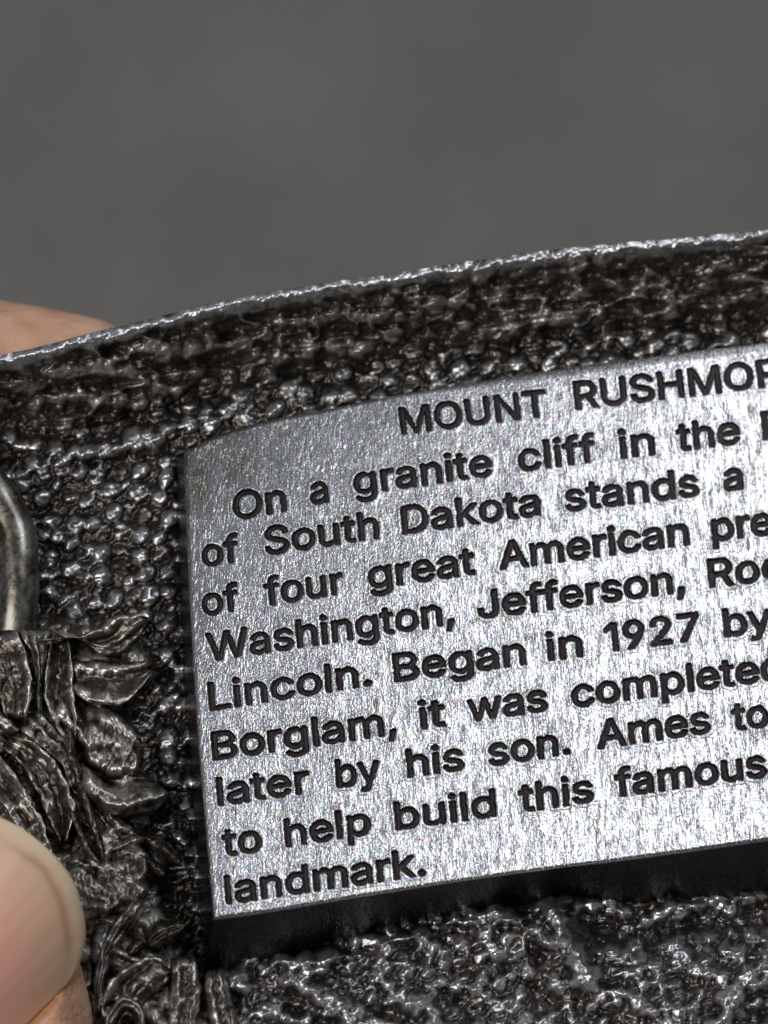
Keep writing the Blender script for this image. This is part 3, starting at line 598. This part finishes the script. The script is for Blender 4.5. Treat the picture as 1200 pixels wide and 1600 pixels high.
# side walls of the block: ring of the four edges, dropped to the floor with a casting draft
top_ring = [(0, j) for j in range(ns)] + [(i_, ns - 1) for i_ in range(1, ntt)] + [(ntt - 1, j) for j in range(ns - 2, -1, -1)] + [(i_, 0) for i_ in range(ntt - 2, 0, -1)]
ri = np.array([a_ for a_, b_ in top_ring]); rj = np.array([b_ for a_, b_ in top_ring])
rx, ry, rz = PXp[ri, rj], PYp[ri, rj], zf[ri, rj]
on_bot = smooth(0.55, 1.0, ri / (ntt - 1)) ; on_top = smooth(0.08, 0.0, ri / (ntt - 1)); on_left = smooth(0.03, 0, rj / (ns - 1))
is_b = (ri == ntt - 1); is_l = (rj == 0)
ox = -17 * on_left; oy = np.where(is_b, np.interp(rx, [330, 450, 620, 720, 860, 1000, 1200], [104, 84, 62, 54, 52, 72, 86]) + 9 * fbm(rx / 40, ry * 0, 131, 3), np.where(is_l, 8 + 84 * np.clip(ri / (ntt - 1), 0, 1) ** 6, np.where(ri == 0, 6.0, 40.0)))
rings = [face[ri, rj]]; rshade = [np.zeros(len(ri))]
for q, e in ((0.03, 0.05), (0.10, 0.11), (0.3, 0.31), (0.6, 0.62), (0.85, 0.85), (1.0, 1.0), (1.12, 1.05)):
    wx = rx + ox * e; wy = ry + oy * e
    zb = z_floor(rx + ox, ry + oy) + ground_h(rx + ox, ry + oy) * 0.3 - 0.3 * mm
    wz = rz * (1 - q) + zb * q + 0.10 * mm * fbm(wx / 25, wy / 25 + 9 * q, 133, 3) * (1 if 0.1 < q else 0)
    rings.append(P(wx, wy, wz)); rshade.append(np.full(len(ri), 0.6))  # side walls painted near black, as if in shade
nring = len(ri)
RV = np.stack(rings[1:], 0).reshape(-1, 3)
off = ns * ntt
idx0 = ri * ns + rj
IDX = np.concatenate((idx0[None], off + np.arange(RV.shape[0]).reshape(len(rings) - 1, nring)), 0)
a_ = IDX[:-1]; b_ = IDX[1:]
wf = np.stack((a_, b_, np.roll(b_, -1, 1), np.roll(a_, -1, 1)), -1).reshape(-1, 4)
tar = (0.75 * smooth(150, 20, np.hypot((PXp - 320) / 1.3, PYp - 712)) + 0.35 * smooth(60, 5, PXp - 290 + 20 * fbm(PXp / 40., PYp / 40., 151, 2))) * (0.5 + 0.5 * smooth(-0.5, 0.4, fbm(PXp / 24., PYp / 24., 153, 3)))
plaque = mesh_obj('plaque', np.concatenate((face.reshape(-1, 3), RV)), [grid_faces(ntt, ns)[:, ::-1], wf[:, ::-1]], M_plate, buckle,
                  {'ink_shade': np.concatenate((ink_shade.ravel(), np.concatenate([x_ * 1.6 for x_ in rshade[1:]]))), 'tarnish': np.concatenate((np.clip(tar, 0, 1).ravel(), np.zeros(len(RV))))})
# dark patina lying in the letters, one piece per line of writing
fill_z = z_plate(PXp, PYp) - 0.23 * mm + 0.05 * mm * np.exp(-((sd + 5) / 2.2) ** 2) + 0.02 * mm * fbm(PXp / 6., PYp / 6., 141, 2)
lid = samp(LINE.astype(np.float32), PXp, PYp)
gl = np.clip(np.round((PYp - gy[0]) / GS).astype(int), 0, len(gy) - 1); gc = np.clip(np.round((PXp - gx[0]) / GS).astype(int), 0, len(gx) - 1)
lid = LINE[gl, gc]
FV = P(PXp, PYp, fill_z).reshape(-1, 3)
allf = grid_faces(ntt, ns)[:, ::-1]
lf = lid.ravel()[allf].max(1); inm = (sd.ravel()[allf] < 0.6).all(1)
for li in range(len(WORDS)):
    ff = allf[inm & (lf == li)]
    u, inv = np.unique(ff, return_inverse=True)
    mesh_obj('inscription', FV[u], inv.reshape(-1, 4), M_ink, plaque)
plaque['label'] = 'bright scratched rectangular plaque with dark lettering'

# ------------------------------------------------------------------ cast leaves at the left of the plaque
def spline(pts, n):
    p = np.array(pts, float); t = np.concatenate(([0], np.cumsum(np.hypot(*np.diff(p, axis=0).T[:2])))); t /= t[-1]
    q = np.linspace(0, 1, n)
    return np.stack([curve(np.stack((t, p[:, i]), 1))(q) for i in range(p.shape[1])], 1)

def relief(name, pts, wmax, h0=2.0, curl=(0.6, 0.6), groove=0.35, arch=0.35, tip=0.0, shape=0.8, blunt=0.0, mat=None, n=64, m=25, seed=1, vein=0.10):
    """a cast leaf or twig: spine in photo pixels, half width, height above the floor in mm, curl of its two edges"""
    sp = spline(pts, n); tan = np.gradient(sp, axis=0); tan /= np.hypot(tan[:, 0], tan[:, 1])[:, None]
    nor = np.stack((-tan[:, 1], tan[:, 0]), 1)
    s = np.linspace(0, 1, n)
    wid = wmax * (np.sin(np.pi * np.clip(s, 0, 1) ** shape) ** 0.75 * (1 - blunt) + blunt * np.minimum(1, np.minimum(s * 8, (1 - s) * 8)) ** 0.5) + 1.2
    c = np.linspace(-1, 1, m)
    S, Cc = np.meshgrid(s, c, indexing='ij')
    wob = 1 + 0.28 * vnoise(S * 6, np.sign(Cc) * 3.5 + seed, 200 + seed) * np.abs(Cc)
    px = sp[:, :1] + nor[:, :1] * wid[:, None] * Cc * wob; py = sp[:, 1:2] + nor[:, 1:2] * wid[:, None] * Cc * wob
    h = h0 + arch * (1 - Cc ** 2) + curl[1] * np.clip(Cc, 0, 1) ** 2.2 + curl[0] * np.clip(-Cc, 0, 1) ** 2.2 - groove * np.exp(-(Cc / 0.16) ** 2)
    h = h + tip * S ** 2 + 3.0 * vein * fbm(S * 2.2, Cc * 3.2 + seed, 210 + seed, 3) + 0.5 * fbm(px / 26., py / 26., 220 + seed, 4)
    rim = np.clip((np.abs(Cc) - 0.7) / 0.3, 0, 1); h = h - 0.45 * rim ** 2.5
    z = z_floor(px, py) + h * mm
    v = P(px, py, z)
    ring = [(i_, 0) for i_ in range(n)] + [(n - 1, j) for j in range(1, m)] + [(i_, m - 1) for i_ in range(n - 2, -1, -1)] + [(0, j) for j in range(m - 2, 0, -1)]
    ri = np.array([a for a, b in ring]); rj = np.array([b for a, b in ring])
    cxp, cyp = sp[ri, 0], sp[ri, 1]
    rings = [v[ri, rj]]
    for q, e in ((0.35, 1.0), (1.15, 0.86), (9.0, 0.80)):
        x_ = cxp + (px[ri, rj] - cxp) * e; y_ = cyp + (py[ri, rj] - cyp) * e
        rings.append(P(x_, y_, np.maximum(z[ri, rj] - q * mm, z_floor(x_, y_) - 0.4 * mm)))
    RV = np.stack(rings[1:], 0).reshape(-1, 3); off = n * m; idx0 = ri * m + rj; L = len(ri)
    IDX = np.concatenate((idx0[None], off + np.arange(len(RV)).reshape(len(rings) - 1, L)), 0)
    a_ = IDX[:-1]; b_ = IDX[1:]
    wf = np.stack((a_, np.roll(a_, -1, 1), np.roll(b_, -1, 1), b_), -1).reshape(-1, 4)
    edge = np.clip((np.abs(Cc) - 0.66) / 0.25, 0, 1) * (0.45 + 0.55 * vnoise(S * 9, Cc + seed, 230 + seed))
    wear = np.clip(0.04 + 0.5 * edge * smooth(-0.1, 0.5, fbm(px / 20., py / 20., 245 + seed, 2)) + 0.45 * fbm(px / 12., py / 12., 240 + seed, 3), 0, 1)
    wr = np.concatenate((wear.ravel(), np.zeros(len(RV))))
    return mesh_obj(name, np.concatenate((v.reshape(-1, 3), RV)), [grid_faces(n, m), wf], mat or M_leaf, buckle, {'wear': wr})

def leaf(ea, eb, ha, hm, hb, seed, n=72, m=29, sharp=0.7):
    """cast leaf between two edge lines given in photo pixels; heights in mm of edge a, middle and edge b above the floor"""
    A = spline(ea, n); B = spline(eb, n)
    s = np.linspace(0, 1, n); c = np.linspace(-1, 1, m)
    S, Cc = np.meshgrid(s, c, indexing='ij')
    q = (Cc + 1) / 2
    px = A[:, :1] * (1 - q) + B[:, :1] * q; py = A[:, 1:2] * (1 - q) + B[:, 1:2] * q
    wob = 3.2 * fbm(px / 17., py / 17., 300 + seed, 3); px = px + wob; py = py + 3.2 * fbm(px / 17., py / 17., 330 + seed, 3)
    ha, hm, hb = ha + 0.6, hm + 0.6, hb + 0.6
    lin = ha * (1 - q) + hb * q; mid = (hm - 0.5 * (ha + hb))
    h = lin + mid * (1 - np.abs(Cc) ** 1.8)
    h = h + 0.45 * fbm(px / 34., py / 34., 220 + seed, 2) + 0.16 * fbm(px / 12., py / 12., 250 + seed, 3) + 0.05 * fbm(px / 4.5, py / 4.5, 270 + seed, 2)
    fold = fbm(Cc * 1.6 + seed, S * 0.9, 280 + seed, 2); h = h + 0.55 * fold * (1 - np.abs(Cc) ** 3)
    endr = np.clip(1 - np.minimum(S, 1 - S) * 9, 0, 1); rim = np.clip((np.abs(Cc) - sharp) / (1 - sharp), 0, 1)
    h = h - 0.40 * rim ** 2.5 - 0.7 * endr ** 2
    z = z_floor(px, py) + h * mm
    v = P(px, py, z)
    ring = [(i_, 0) for i_ in range(n)] + [(n - 1, j) for j in range(1, m)] + [(i_, m - 1) for i_ in range(n - 2, -1, -1)] + [(0, j) for j in range(m - 2, 0, -1)]
    ri = np.array([a for a, b in ring]); rj = np.array([b for a, b in ring])
    cxp = px.mean(1)[ri]; cyp = py.mean(1)[ri]
    rings = [v[ri, rj]]
    for k_, e in ((0.30, 1.0), (1.0, 0.90), (9.0, 0.86)):
        x_ = cxp + (px[ri, rj] - cxp) * e; y_ = cyp + (py[ri, rj] - cyp) * e
        rings.append(P(x_, y_, np.maximum(z[ri, rj] - k_ * mm, z_floor(x_, y_) - 0.4 * mm)))
    RV = np.stack(rings[1:], 0).reshape(-1, 3); off = n * m; idx0 = ri * m + rj; L = len(ri)
    IDX = np.concatenate((idx0[None], off + np.arange(len(RV)).reshape(len(rings) - 1, L)), 0)
    a_ = IDX[:-1]; b_ = IDX[1:]
    wf = np.stack((a_, np.roll(a_, -1, 1), np.roll(b_, -1, 1), b_), -1).reshape(-1, 4)
    top = np.maximum(np.where(Cc < 0, ha, 0), np.where(Cc > 0, hb, 0)) > max(ha, hb) - 0.3
    wear = 0.05 + 0.75 * np.clip((np.abs(Cc) - 0.62) / 0.3, 0, 1) * top * smooth(-0.35, 0.35, fbm(px / 22., py / 22., 245 + seed, 2)) + 0.45 * np.clip(fbm(px / 13., py / 13., 240 + seed, 3), 0, 1)
    wear = np.clip(wear + 0.45 * (h - blur(h, 4.0)) / 0.2, 0, 1)
    wr = np.concatenate((wear.ravel(), np.zeros(len(RV))))
    # orient faces towards the viewer whichever side edge b lies on
    sgn = np.cross(A[-1, :2] - A[0, :2], B[n // 2, :2] - A[n // 2, :2])
    fc = [grid_faces(n, m), wf]
    if sgn < 0: fc = [q_[:, ::-1] for q_ in fc]
    return mesh_obj('leaf', np.concatenate((v.reshape(-1, 3), RV)), fc, M_leaf, buckle, {'wear': wr})

leaf([(60, 998), (127, 993), (150, 983), (173, 965), (188, 962), (217, 958), (231, 965)], [(60, 1010), (130, 1002), (143, 1013), (167, 1028), (193, 1020), (213, 1000), (232, 970)], 3.7, 3.1, 2.5, 1)
leaf([(108, 1034), (150, 1031), (187, 1036), (222, 1033), (240, 1037)], [(112, 1085), (150, 1100), (184, 1102), (213, 1082), (238, 1048)], 2.7, 2.5, 3.5, 2)
leaf([(132, 1104), (160, 1104), (195, 1122), (222, 1165)], [(130, 1192), (160, 1212), (190, 1222), (218, 1212)], 2.3, 2.6, 2.0, 3)
leaf([(128, 1184), (155, 1214), (185, 1227), (218, 1216), (264, 1238)], [(126, 1240), (160, 1271), (200, 1280), (240, 1270), (266, 1246)], 1.9, 3.9, 2.3, 4)
leaf([(84, 988), (72, 1035), (68, 1080), (84, 1130), (106, 1158)], [(108, 1000), (113, 1040), (115, 1080), (119, 1120), (120, 1158)], 2.9, 2.4, 3.4, 5)
leaf([(26, 982), (46, 1020), (56, 1060), (58, 1112)], [(82, 984), (74, 1030), (68, 1080), (68, 1125)], 2.7, 3.0, 2.4, 6)
leaf([(-36, 985), (-14, 1050), (0, 1095), (12, 1126)], [(26, 983), (46, 1036), (50, 1080), (40, 1120)], 2.8, 2.4, 3.6, 7)
leaf([(-110, 1010), (-90, 1070), (-50, 1130), (10, 1165)], [(-40, 1000), (-30, 1060), (-5, 1110), (30, 1140)], 2.8, 2.5, 3.2, 8)
leaf([(20, 1150), (55, 1162), (88, 1190), (110, 1235), (117, 1270), (102, 1314)], [(2, 1166), (36, 1200), (58, 1240), (76, 1280), (92, 1316)], 3.7, 2.5, 2.9, 9)
leaf([(-10, 1168), (28, 1215), (60, 1270), (84, 1335)], [(-60, 1190), (-10, 1240), (26, 1290), (56, 1345)], 3.6, 2.8, 3.0, 10)
leaf([(96, 1352), (125, 1350), (152, 1375), (188, 1398)], [(96, 1424), (137, 1438), (166, 1430), (190, 1408)], 2.6, 3.1, 2.9, 11)
leaf([(206, 1408), (180, 1435), (156, 1480), (147, 1540), (148, 1590)], [(230, 1400), (216, 1442), (188, 1474), (164, 1535), (166, 1590)], 2.6, 3.3, 2.4, 12)
leaf([(156, 1590), (170, 1534), (206, 1507), (244, 1496), (264, 1508)], [(196, 1650), (210, 1592), (228, 1566), (252, 1546), (268, 1524)], 3.3, 2.7, 2.2, 13)
leaf([(266, 1496), (264, 1550), (262, 1600), (258, 1660)], [(308, 1492), (315, 1550), (309, 1600), (300, 1660)], 2.3, 2.6, 2.3, 14)
leaf([(160, 1650), (168, 1582), (195, 1556), (220, 1570), (228, 1610)], [(186, 1650), (186, 1606), (197, 1588), (206, 1592), (210, 1612)], 3.5, 3.3, 2.6, 15)
leaf([(318, 1520), (322, 1570), (330, 1620), (340, 1680)], [(350, 1508), (364, 1560), (376, 1610), (384, 1680)], 1.8, 2.3, 1.7, 16)
leaf([(150, 1290), (178, 1292), (214, 1310), (232, 1332)], [(164, 1345), (186, 1382), (212, 1390), (232, 1372)], 2.1, 2.5, 2.0, 17)
leaf([(100, 1225), (128, 1255), (150, 1300), (160, 1350)], [(136, 1215), (170, 1262), (205, 1290), (235, 1312)], 2.5, 2.2, 2.6, 18)
leaf([(112, 1330), (150, 1335), (190, 1350), (236, 1385)], [(100, 1390), (140, 1400), (180, 1425), (214, 1440)], 2.0, 2.3, 2.1, 19)
leaf([(150, 1435), (180, 1450), (230, 1480), (268, 1500)], [(140, 1500), (170, 1520), (200, 1530), (240, 1545)], 2.0, 2.4, 2.0, 20)
leaf([(58, 1105), (84, 1130), (112, 1165), (132, 1215)], [(30, 1140), (60, 1170), (96, 1200), (112, 1240)], 2.3, 2.6, 2.4, 21)
leaf([(104, 1050), (125, 1085), (140, 1110), (150, 1130)], [(84, 1120), (104, 1140), (124, 1160), (136, 1180)], 2.1, 2.5, 2.2, 22)
relief('stem', [(108, 1140), (114, 1190), (132, 1240), (148, 1290), (162, 1342)], 8, 3.5, (0, 0), 0.0, 0.6, -0.4, 0.8, 0.8, seed=17, vein=0.02)
relief('stem', [(104, 1245), (120, 1290), (140, 1330), (156, 1350)], 6, 3.2, (0, 0), 0.0, 0.5, -0.3, 0.8, 0.8, seed=18, vein=0.02)
relief('stem', [(228, 1308), (250, 1322), (268, 1338), (284, 1350)], 10, 2.6, (0, 0), 0.0, 0.7, 0.5, 0.8, 0.8, seed=19, vein=0.02)
relief('stem', [(214, 1330), (232, 1345), (246, 1360), (258, 1368)], 9, 2.0, (0, 0), 0.0, 0.6, 0.3, 0.8, 0.8, seed=20, vein=0.02)
relief('bud', [(232, 1478), (248, 1462), (268, 1452), (288, 1446)], 19, 2.6, (0, 0), 0.35, 1.1, 0.3, 0.9, 0.5, seed=21, vein=0.05)
relief('bud', [(202, 1490), (208, 1482), (216, 1476), (224, 1470)], 11, 2.6, (0, 0), 0.0, 0.9, 0.0, 0.9, 0.6, seed=22, vein=0.02)

# ------------------------------------------------------------------ wire loop for the belt
def tube(name, pts, r, mat, parent, seed, ns_=24, n=140):
    sp = spline(pts, n)                                     # px, py, z (m), all smooth
    c = P(sp[:, 0], sp[:, 1], sp[:, 2]); t = np.gradient(c, axis=0); t /= np.linalg.norm(t, axis=1)[:, None]
    up = np.array((0, -1.0, 0)); a = np.cross(t, up); a /= np.linalg.norm(a, axis=1)[:, None]; b = np.cross(a, t)
    th = np.linspace(0, 2 * np.pi, ns_, endpoint=False)
    S, TH = np.meshgrid(np.arange(n), th, indexing='ij')
    rr = r * (1 + 0.05 * fbm(S / 9., TH * 1.2, seed, 2))
    v = c[:, None] + rr[..., None] * (a[:, None] * np.cos(TH)[..., None] + b[:, None] * np.sin(TH)[..., None])
    w_ = np.clip(0.28 + 0.6 * fbm(S / 5., TH * 2.0, seed + 3, 3), 0, 1)
    cap0 = np.arange(ns_)[::-1][None]; cap1 = ((n - 1) * ns_ + np.arange(ns_))[None]
    return mesh_obj(name, v.reshape(-1, 3), [grid_faces(n, ns_, 0, True)[:, ::-1], cap0[:, ::-1], cap1[:, ::-1]], mat, parent, {'wear': w_.ravel()})
def zl(x, y, h): return float(z_floor(np.array(float(x)), np.array(float(y)))) + h * mm
loop_pts = [(-330, 1010, 0.4), (-322, 900, 2.2), (-280, 790, 3.6), (-190, 715, 4.2), (-100, 705, 4.2), (-35, 738, 4.0), (6, 790, 3.8), (27, 840, 3.4), (31, 890, 3.0), (29, 945, 2.3), (24, 1000, 1.2)]
tube('belt_loop', [(x, y, zl(x, y, h)) for x, y, h in loop_pts], 31 * K, M_wire, buckle, 301)

# ------------------------------------------------------------------ the hand: one skin, its nail a part
def capsule_chain(pts, nseg=10, ns_=28):
    """pts: px, py, z (mm), radius in px, flatness towards the viewer -> closed tube with round ends"""
    p = np.array(pts, float)
    c = P(p[:, 0], p[:, 1], p[:, 2] * mm); r = p[:, 3] * K * (D - p[:, 2] * mm) / D
    dat = np.concatenate((c, r[:, None], p[:, 4:5]), 1)
    d_ = np.concatenate(([0], np.cumsum(np.linalg.norm(np.diff(c, axis=0), axis=1)))); d_ /= d_[-1]
    n = nseg * (len(p) - 1) + 1; q = np.linspace(0, 1, n)
    dat = np.stack([curve(np.stack((d_, dat[:, i_]), 1))(q) for i_ in range(5)], 1)
    c = dat[:, :3]; t = np.gradient(c, axis=0); t /= np.linalg.norm(t, axis=1)[:, None]
    # round caps
    rows = []
    for sgn, k_ in ((-1, 0), (1, n - 1)):
        cap = []
        for a in np.linspace(0.02, math.pi / 2, 8)[:-1]:
            cap.append((c[k_] + sgn * t[k_] * dat[k_, 3] * math.cos(a), dat[k_, 3] * math.sin(a), t[k_], dat[k_, 4]))
        rows.append(cap if sgn < 0 else cap[::-1])
    seq = rows[0] + [(c[i_], dat[i_, 3], t[i_], dat[i_, 4]) for i_ in range(n)] + rows[1]
    V = []
    th = np.linspace(0, 2 * np.pi, ns_, endpoint=False)
    for (cc, r_, tt, fl) in seq:
        up = np.array((0, -1.0, 0)); a = np.cross(tt, up); a /= np.linalg.norm(a); b = np.cross(a, tt)
        V.append(cc + r_ * (np.cos(th)[:, None] * a + fl * np.sin(th)[:, None] * b))
    V = np.array(V); m = len(seq)
    return V.reshape(-1, 3), [grid_faces(m, ns_, 0, True)[:, ::-1], np.arange(ns_)[None], ((m - 1) * ns_ + np.arange(ns_))[::-1][None]]

ztop = 16.6
chains = [
  [(26, 1440, ztop - 0.6, 98, 0.62), (-5, 1520, ztop, 158, 0.70), (-42, 1622, ztop + 0.3, 194, 0.76), (-110, 1800, ztop, 222, 0.82), (-240, 2060, ztop - 2, 235, 0.9), (-420, 2330, ztop - 8, 270, 0.95)],
  [(125, 605, -24.5, 112, 0.9), (15, 592, -25, 120, 0.9), (-110, 585, -25, 128, 0.95), (-320, 640, -24, 140, 1), (-620, 860, -20, 160, 1), (-830, 1150, -14, 175, 1)],
  [(-830, 1150, -14, 185, 1), (-860, 1500, -8, 300, 0.8), (-800, 1900, -2, 380, 0.75), (-560, 2250, 4, 330, 0.8), (-420, 2330, ztop - 8, 275, 0.95)],
  [(-800, 1700, -6, 300, 0.8), (-1050, 2300, -4, 420, 0.7), (-1350, 2900, -6, 380, 0.75), (-1750, 3700, -10, 360, 0.85)],
]
vs, fs, off = [], [], 0
for ch in chains:
    v, f_ = capsule_chain(ch); vs.append(v)
    for q in f_: fs.append(q + off)
    off += len(v)
raw = mesh_obj('hand', np.concatenate(vs), fs, M_skin)
md = raw.modifiers.new('join', 'REMESH'); md.mode = 'VOXEL'; md.voxel_size = 0.00034; md.use_smooth_shade = True
ms = raw.modifiers.new('ease', 'SMOOTH'); ms.factor = 0.5; ms.iterations = 22
dg = bpy.context.evaluated_depsgraph_get(); ev = raw.evaluated_get(dg)
me = bpy.data.meshes.new_from_object(ev); nv = len(me.vertices)
co = np.zeros(nv * 3); me.vertices.foreach_get('co', co); co = co.reshape(-1, 3)
bpy.data.objects.remove(raw)

# nail frame in photo pixels: s runs across the thumb, t along it to the tip
R2 = math.sqrt(0.5)
def st(px, py): return (px + py) * R2 - 1005, (px - py) * R2 + 885
edge_drop = curve([(-170, 120), (-155, 62), (-130, 34), (-102, 18), (-80, 10), (-30, 1), (0, 0), (30, 3), (60, 11), (84, 24), (108, 40), (125, 56), (140, 78), (152, 104), (160, 140)])
def z_nail(s, t): return (ztop + 5.55 - 2.9 * (np.abs(s) / 155.0) ** 2.2 - 0.9 * np.clip((t + 140) / 140, 0, 1) ** 1.6) * mm
def to_px(co):
    z = -co[:, 1]; f = (D - z) / D
    return 600 + co[:, 0] / (K * f), 800 - co[:, 2] / (K * f), z
px, py, z = to_px(co); s, t = st(px, py)
front = (z > ztop * mm) & (py > 1150) & (px > -420) & (py < 1980)
sidew = np.abs(s) - 155
sc_ = np.clip(np.abs(s), 0, 157)
a_s = np.abs(s)
edge_in = smooth(10, -6, t + edge_drop(np.clip(s, -160, 160))) 
# flesh below the plate, then a soft fold that stands up beside it
target_in = z_nail(sc_, t) - 0.35 * mm
target_fold = z_nail(np.full_like(s, 157), t) + (-0.25 + 1.05 * smooth(154, 172, a_s) - 0.5 * smooth(175, 215, a_s)) * mm
target = np.where(a_s < 157, target_in, target_fold)
wgt = np.where(front, smooth(-470, -430, t) * np.where(a_s < 157, 1.0, smooth(215, 185, a_s)), 0)
z2 = np.minimum(z, z * (1 - wgt) + target * wgt)
crease = np.where(front, np.exp(-((a_s - 158) / 9.0) ** 2) * smooth(-480, -420, t), 0) * 0.9
prox = front & (np.abs(s) < 175) & (t <= -430)
newp = P(px, py, z2)
me.vertices.foreach_set('co', newp.astype(np.float32).ravel())
at = me.attributes.new('crease', 'FLOAT', 'POINT'); at.data.foreach_set('value', crease.astype(np.float32))
me.polygons.foreach_set('use_smooth', np.ones(len(me.polygons), bool)); me.update()
hand_loc = P(np.array(-300.), np.array(1300.), np.array(0.0))
me.transform(__import__('mathutils').Matrix.Translation(-__import__('mathutils').Vector(hand_loc)))
me.materials.clear(); me.materials.append(M_skin)
hand = bpy.data.objects.new('hand', me); C.objects.link(hand); hand.location = hand_loc
hand['label'] = 'bare hand gripping the left end of the buckle, thumb in front and finger behind'; hand['category'] = 'hand'

ns_, nt_ = 90, 90
Sg, Q = np.meshgrid(np.linspace(-157, 157, ns_), np.linspace(0, 1, nt_), indexing='ij')
tipt = -edge_drop(Sg)
Tg = tipt + (-440 + 70 * (Sg / 157) ** 2 - tipt) * Q
npx = (Sg + 1005 + Tg - 885) * R2; npy = (Sg + 1005 - (Tg - 885)) * R2
nz = z_nail(Sg, Tg) + 0.006 * mm * np.sin(Sg / 5.0 + fbm(Sg / 40, Tg / 200, 401, 2) * 3) - 0.10 * mm * smooth(0.03, 0.0, Q)
v1 = P(npx, npy, nz); v2 = P(npx, npy, nz - 0.45 * mm)
nv1 = ns_ * nt_
ring = [(i_, 0) for i_ in range(ns_)] + [(ns_ - 1, j) for j in range(1, nt_)] + [(i_, nt_ - 1) for i_ in range(ns_ - 2, -1, -1)] + [(0, j) for j in range(nt_ - 2, 0, -1)]
ri = np.array([a for a, b in ring]); rj = np.array([b for a, b in ring]); id_ = ri * nt_ + rj
wf = np.stack((id_, np.roll(id_, -1), np.roll(id_, -1) + nv1, id_ + nv1), -1)
dist = -(Tg - tipt) * (1 - 0.25 * np.abs(Sg / 157))
pink = smooth(30, 150, dist + 14 * fbm(Sg / 50, Tg / 50, 405, 2))
band = np.exp(-((dist - 31 - 5 * vnoise(Sg / 40, Sg * 0, 407)) / 6.5) ** 2) * smooth(-90, -20, Sg) * 0.75 * smooth(150, 95, Sg)
edge = smooth(26, 10, dist) * 0.8
mesh_obj('thumbnail', np.concatenate((v1.reshape(-1, 3), v2.reshape(-1, 3))), [grid_faces(ns_, nt_), grid_faces(ns_, nt_, nv1)[:, ::-1], wf], M_nail, hand,
         {'pink': np.concatenate((pink.ravel(),) * 2), 'band': np.concatenate((band.ravel(),) * 2), 'edge': np.concatenate((edge.ravel(),) * 2)})
